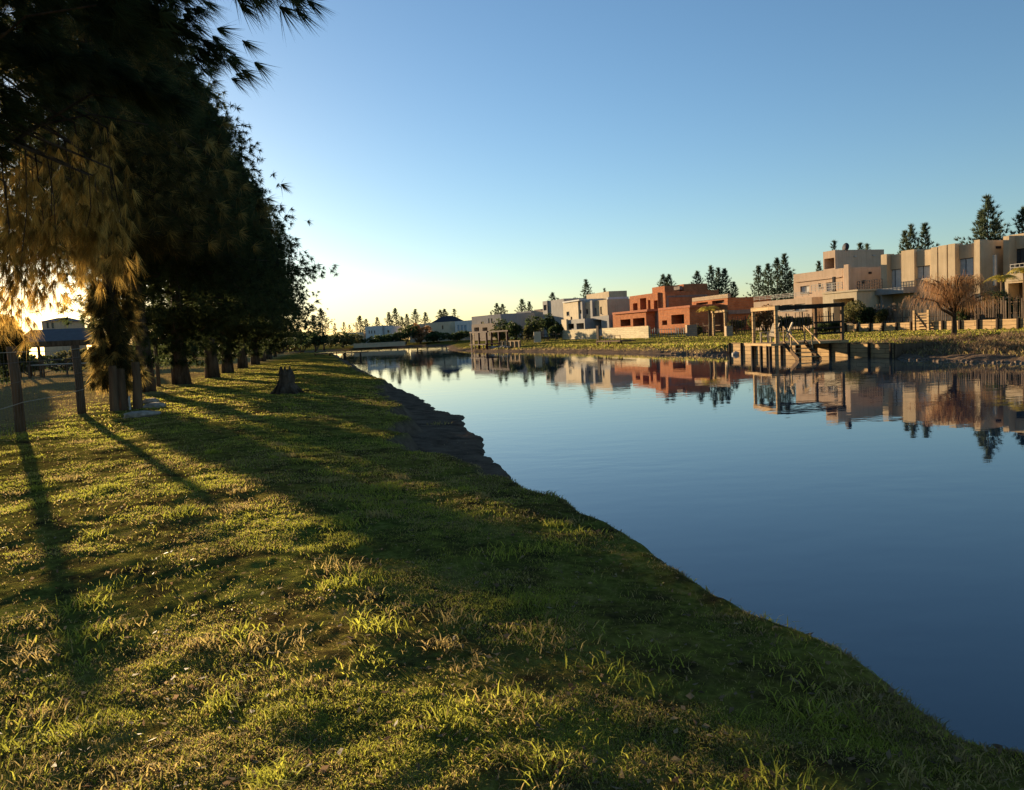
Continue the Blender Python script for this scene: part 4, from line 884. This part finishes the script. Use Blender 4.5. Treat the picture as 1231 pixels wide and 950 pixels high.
for k in range(9): rock(586+k*3.2, 421.2, random.uniform(.2, .45), 'pale rock among the piles right of the burgundy shelter', 'rocks by the burgundy shelter', 'stone')
rock(884, 424.8, .3, 'flat white rock at the left foot of the timber wall', None, 'rail')

# far jetty on the near bank and distant items
p = XZ(378, 104, .6); q = XZ(432, 98, .6); an = math.atan2(q.y-p.y, q.x-p.x); Lw = (q-p).length
r_ = empty('jetty', (p.x, p.y, 0), an, 'low plank jetty reaching over the water at the far end of the near lawn', 'jetty')
MB().box(0, Lw, 0, 1.4, .72, .84).build('deck', M['wood_mid'], r_)
for k in range(4): MB().box(Lw*k/3-.08, Lw*k/3+.08, .1, .24, -.6, .718).build('pile', M['wood_dark'], r_)
# two ducks-sized floats left out; distant white boat
# ------------------------------------------------------------------ far vegetation
# rust tree
def willow(label):
    root = empty('bare_tree', (0, 0, 0), 0, label, 'tree'); t = MB(); ca, dr = [], []
    t.tube([(0, 0, -.2), (0.02, 0, .6), (-.04, 0, 1.25)], [.16, .13, .12], 8, False)
    t.tube([(-.04, 0, 1.05), (-.6, 0, 1.22), (-1.2, .05, 1.42), (-1.5, .1, 1.75)], [.09, .08, .06, .03], 6)
    tips = []
    for k in range(30):
        a = k*2.399; r = random.uniform(.7, 2.2); hh = 1.15+2.15*(1-(r/2.9)**2)+random.uniform(-.35, .1)
        P = [Vector((-.04, 0, 1.2)), Vector((math.cos(a)*r*.25, math.sin(a)*r*.25, 1.2+(hh-1.2)*.5)), Vector((math.cos(a)*r*.62, math.sin(a)*r*.62, 1.2+(hh-1.2)*.88)), Vector((math.cos(a)*r, math.sin(a)*r, hh))]
        t.tube(P, [.06, .04, .025, .008], 4, False)
        for u in range(19):
            w_ = random.uniform(.35, 1.05); i0 = min(2, int(w_*3)); pt = P[i0].lerp(P[i0+1], w_*3-i0)+Vector((random.gauss(0, .16), random.gauss(0, .16), random.gauss(0, .1))); tips.append((pt, a))
    t.build('trunk', M['bark'], root, True)
    V, vv = [], []
    for pt, a in tips:
        vl = random.random()
        for _ in range(7):
            o = Vector((math.cos(a+random.gauss(0, .9)), math.sin(a+random.gauss(0, .9)), 0)); Lh = random.uniform(.35, .95); w_ = .0075; sd_ = Vector((-o.y, o.x, 0))*w_
            p1 = pt+o*Lh*.35+Vector((0, 0, random.uniform(-.05, .14))); p2 = p1+o*Lh*.25+Vector((0, 0, -Lh*.75))
            V += [pt-sd_, pt+sd_, p1, p1-sd_, p1+sd_, p2]; vv += [vl]*6
    tris('twigs', np.array([tuple(q) for q in V]), np.arange(len(V)).reshape(-1, 3), M['willow'], root, np.clip(np.array(vv)+RNG.normal(0, .15, len(vv)), 0, 1)); return root
random.seed(5); wl = willow('leafless rust coloured tree with a low umbrella crown on the lawn edge'); p = XZ(1147, 41.5, 1); place(wl, p.x, p.y, .6, 1.04)
# palm
def palm(label, h=3.4, s_=1.):
    root = empty('palm_tree', (0, 0, 0), 0, label, 'palm'); MB().tube([(0, 0, -.2), (.05, 0, h*.5), (0, 0, h)], [.2, .15, .13], 8).build('trunk', M['bark_far'], root)
    V = []; vv = []
    for k in range(16):
        a = k*2.399; el = random.uniform(.9, 1.8); o = Vector((math.cos(a), math.sin(a), 0)); sdv = Vector((-o.y, o.x, 0)); pts = []
        for j in range(10): u = j/9; pts.append(Vector((0, 0, h))+o*1.7*s_*u*math.cos(el*.6)+Vector((0, 0, s_*(1.5*u*math.sin(el)-1.5*u*u))))
        for j in range(9):
            for sg in (-1, 1):
                for q in range(2):
                    b = pts[j].lerp(pts[j+1], q*.5); V += [b, pts[j].lerp(pts[j+1], q*.5+.35), b+sdv*sg*.42*s_*math.sin(math.pi*(j+1.5)/11)+o*.2+Vector((0, 0, -.16))]; vv += [random.random()]*3
    tris('fronds', np.array([tuple(q) for q in V]), np.arange(len(V)).reshape(-1, 3), M['palm'], root, vv); return root
p = XZ(1205, 53, 2.); o = palm('yellowed palm between the rust tree and the right wing of the tan house', 2.75, .8); place(o, p.x, p.y, z=1.4)
p = XZ(1232, 53, 2.); o = palm('second yellowed palm cut by the right edge of the picture', 3.2, .8); place(o, p.x, p.y, z=1.4)
p = XZ(853, 78, 2.); o = palm('thin drooping yellow palm left of the wooden arch', 2.6, .9); place(o, p.x, p.y, z=1.0)
# shrubs  (px, d, rx, h, mat, label, z)
SH = [(1202, 52, 1.0, 1.9, 'bush', 'dark shrub at the foot of the yellowed palm', 1.4), (1220, 52, 1.0, 1.5, 'olive', 'shrub in front of the dark porch at the right edge', 1.4),
      (1163, 53, 1.1, 1.3, 'bush', 'first clipped shrub right of the rust tree trunk', 1.4), (1177, 52.5, 1.1, 1.2, 'bush', 'second clipped shrub right of the rust tree trunk', 1.4), (1188, 52, .8, 1.0, 'olive', 'small yellowish shrub between the clipped shrubs and the palm', 1.4),
      (1028, 63, 1.5, 2.0, 'olive', 'wide olive shrub in front of the pink house porch', 1.4), (1046, 62, 1.2, 1.5, 'bush', 'darker shrub right of the wide olive shrub', 1.4), (1062, 61, .9, 1.2, 'olive', 'small shrub at the stake fence below the tan house', 1.4),
      (998, 62, 1.2, .9, 'bush', 'low dark tuft at the left end of the upper retaining wall', .95), (985, 64, 1.4, .7, 'olive', 'grassy tuft on the lawn right of the pergola', .95),
      (920, 71, 1.5, 2.7, 'willow', 'brown dry bush seen through the left part of the pergola', 1.1), (905, 72, 1.1, 2.1, 'olive', 'thin olive bush left of the pergola', 1.1),
      (940, 74, 1.3, 1.6, 'bush', 'dark bush behind the pergola rails', 1.1), (885, 76, 1.2, 1.4, 'olive', 'low bush by the brown stake fence near the arch', 1.1), (965, 74, 1.2, 1.3, 'olive', 'pale bush between the pergola posts on the right', 1.1),
      (609, 122, 2.3, 3.6, 'bush', 'leftmost large dark shrub of the clump right of the burgundy shelter', 1), (620, 118, 2.0, 3.0, 'bush', 'second dark shrub right of the burgundy shelter', 1), (601, 118, 1.3, 2.0, 'olive', 'small olive shrub directly right of the burgundy shelter', 1),
      (634, 124, 1.3, 2.2, 'olive', 'thin olive shrub between the two dark clumps', 1), (646, 126, 2.2, 3.7, 'bush', 'dark shrub left in the clump beside the whitewashed wall', 1), (658, 122, 2.2, 4.3, 'bush', 'tallest dark shrub beside the whitewashed wall', 1), (669, 118, 1.8, 3.0, 'bush', 'dark shrub touching the left end of the whitewashed wall', 1),
      (487, 205, 5.0, 5.0, 'bush', 'large round dark bush between the white and the cream far houses', .9), (505, 206, 3.5, 5.4, 'willow', 'brown twiggy bush in front of the cream far house', .9), (470, 203, 4, 3.0, 'bush', 'low bush left of the large round dark bush', .9), (528, 200, 3.6, 2.8, 'bush', 'low dark bush under the cream far house', .9),
      (548, 196, 4.5, 2.6, 'bush', 'low dark bush in front of the low white house', .9), (452, 206, 4.5, 2.5, 'bush', 'low bush in front of the small white house', .9), (430, 208, 4.8, 3.8, 'olive', 'bushy mass left of the small white house', .9), (412, 205, 4.5, 4.2, 'bush', 'dark bushy mass at the far end of the pond', .9), (396, 203, 4.5, 3.4, 'olive', 'olive bush at the far left end of the pond', .9), (380, 160, 3.2, 3.8, 'bush', 'dark bush beneath the far cypress', .9),
      (838, 86, .9, 1.0, 'olive', 'low tuft behind the square brick pier', 1)]
for px, d, rx, h, mt, lb, z in SH:
    b = bushmesh('shrub', rx, rx*.8, h, int(500 if d > 90 else 900), max(.14, d*.0028), mt, lb, 'shrub'); p = XZ(px, d, z+h/2); b.location = (p.x, p.y, z-.02)
# dry growth along the right-hand bare bank
x, y = scatter(30000, 32, 46, 24, 36.5); h0, s, near, mud, ys = terrain(x, y, True); k = (~near) & (s > .6) & (s < 6.5) & (RNG.random(len(x)) < fbm(x*1.2, y*1.2, 3)*1.5-.35)
x, y = x[k], y[k]; n = len(x)
blades(x, y, .12+.3*RNG.random(n)**2, np.full(n, .03), .5+1.2*RNG.random(n), RNG.random(n), 'dry_brush', M['drygrass'], 'reddish dry brush covering the steep bank below the rust tree', 'dry brush')
# conifers
random.seed(31)
def farcon(i, **k): random.seed(100+i); return conifer('conifer_tree', m='conifer', bark='bark_far', droop=.05, **k)
P1 = farcon(1, H=10, Rm=2.7, base=.8, nb=74, per=18, nl=.46, nw=.024, up=.95, prof=.9, tuft=.10, trunk_r=.14, spread=.3, sub=13, bulge=.8, taper=.02, lobes=.2, rnd=(.35, 1.15))
P2 = farcon(2, H=10, Rm=2.1, base=.8, nb=70, per=18, nl=.46, nw=.024, up=1.25, prof=.9, tuft=.09, trunk_r=.12, spread=.28, sub=12, bulge=.8, taper=.02, lobes=.2, rnd=(.35, 1.15))
P3 = farcon(3, H=10, Rm=1.5, base=.6, nb=56, per=16, nl=.46, nw=.026, up=1.5, prof=.95, tuft=.08, trunk_r=.10, spread=.26, sub=9, bulge=.8, taper=.02, lobes=.2, rnd=(.3, 1.15))
FT = [(1187, 84, 233, 0, 1.0, 'tall double conifer behind the right wing of the tan house'), (1180, 85, 252, 1, 1, 'shorter spire leaning against the tall double conifer on its left'), (1197, 86, 262, 1, 1, 'small conifer spire right of the tall double conifer'), (1229, 82, 247, 0, 1, 'conifer at the right edge of the picture above the tan house'),
      (1095, 92, 268, 0, .8, 'left conifer of the pair above the tan house roof'), (1088, 93, 276, 1, 1, 'small spire left in the group above the tan house roof'), (1112, 92, 267, 1, 1.1, 'right conifer of the pair above the tan house roof'),
      (1034, 105, 291, 2, 1.2, 'thin conifer tip peeping left over the third storey roof'), (1043, 105, 292, 2, 1.2, 'thin conifer tip peeping right over the third storey roof'), (1003, 110, 288, 2, 1.1, 'thin conifer tip at the left corner of the third storey'), (984, 112, 313, 1, 1, 'dark conifer tip just left of the third storey'),
      (943, 110, 304, 1, 1.15, 'tallest dark conifer of the group between brick and pink houses'), (934, 111, 309, 1, 1.1, 'second tallest conifer of the group between brick and pink houses'), (923, 114, 316, 1, 1.2, 'middle conifer of the group between brick and pink houses'), (911, 112, 318, 0, 1.1, 'leftmost wide conifer of the group between brick and pink houses'), (950, 112, 325, 1, 1.1, 'low conifer touching the pink house wall'),
      (871, 128, 322, 1, 1.3, 'dark narrow conifer behind the slotted brick house'), (855, 130, 318, 0, .95, 'broad conifer behind the brick houses, left of the narrow dark one'), (882, 128, 338, 1, 1.2, 'low conifer right of the narrow dark one behind the slotted brick house'), (863, 131, 321, 1, 1.1, 'conifer between the broad and the narrow one behind the brick houses'), (838, 132, 325, 1, 1.2, 'single conifer rising behind the brick parapet'),
      (797, 138, 329, 1, 1.2, 'left conifer over the unfinished brick house'), (804, 138, 329, 1, 1.2, 'right conifer over the unfinished brick house'), (801, 140, 333, 0, .7, 'middle low conifer over the unfinished brick house'),
      (704, 160, 335, 0, 1.0, 'tall conifer behind the modern grey house'), (726, 165, 346, 2, 1.3, 'small thin conifer tip over the white side wall'), (664, 185, 351, 1, 1.3, 'conifer above the tall plain grey house'), (671, 186, 358, 2, 1.3, 'thin conifer right of the one above the tall grey house'),
      (627, 198, 359, 1, 1.5, 'dark conifer above the flat beige house'), (636, 200, 362, 1, 1.3, 'paler conifer right of the dark one above the beige house'), (597, 205, 364, 1, 1.4, 'left conifer above the wide grey house'), (604, 205, 365, 1, 1.4, 'right conifer above the wide grey house'), (590, 207, 374, 2, 1.5, 'thin low conifer over the wide grey house'),
      (546, 250, 371, 2, 1.8, 'thin spire above the low white house'), (534, 252, 371, 1, 1.6, 'twin topped conifer right of the dark hipped roof'), (529, 252, 372, 1, 1.4, 'conifer behind the dark hipped roof'), (511, 254, 375, 1, 1.5, 'conifer left of the dark hipped roof'), (499, 255, 371, 0, 1.3, 'broad conifer left above the cream far house'), (489, 255, 377, 1, 1.4, 'low spire between the two far houses'),
      (475, 254, 370, 1, 1.4, 'tallest spire above the gap between the far houses'), (467, 254, 375, 1, 1.5, 'spire right above the small white house'), (483, 256, 380, 0, 1.2, 'low broad conifer behind the large round dark bush'), (453, 255, 381, 1, 1.5, 'small spire over the small white house'), (432, 250, 379, 0, 1.5, 'broad dark conifer left of the small white house'), (440, 252, 383, 1, 1.4, 'conifer leaning on the broad dark one left of the white house'),
      (413, 250, 387, 2, 1.8, 'thin spire near the far left end of the pond'), (420, 252, 390, 2, 1.8, 'lower thin spire near the far left end of the pond'), (402, 240, 388, 2, 1.6, 'bare looking spire right of the far cypress'), (386, 165, 371, 0, 1.6, 'big rounded cypress standing at the far end of the lawn'), (376, 168, 378, 0, 1.4, 'second cypress partly hidden behind the last dark casuarina'),
      (352, 175, 392, 0, 1.5, 'far conifer seen under the casuarina crowns'), (300, 170, 395, 0, 1.5, 'far conifer seen between the casuarina trunks'), (250, 160, 396, 0, 1.5, 'far conifer seen left of the flared trunk'), (200, 150, 396, 0, 1.5, 'far conifer seen between the thin fence posts'), (120, 120, 395, 0, 1.4, 'far conifer right of the gazebo roof'), (22, 125, 398, 0, 1.4, 'far conifer left of the gazebo roof')]
used = set()
for px, d, py, q, ws, lb in FT:
    src = (P1, P2, P3)[q]; o = src if q not in used else copy_tree(src); used.add(q)
    top = PD(px, py, d); zb = 1.3 if px > 560 else .9
    if px < 380: zb = .6
    o.location = (top.x, top.y, zb-.1); hs = (top.z-zb)/10.2; o.scale = (hs*ws, hs*ws, hs); o.rotation_euler = (0, 0, px*1.3)
    tag(o, lb, 'tree', 'conifers behind the houses and around the far end of the pond')
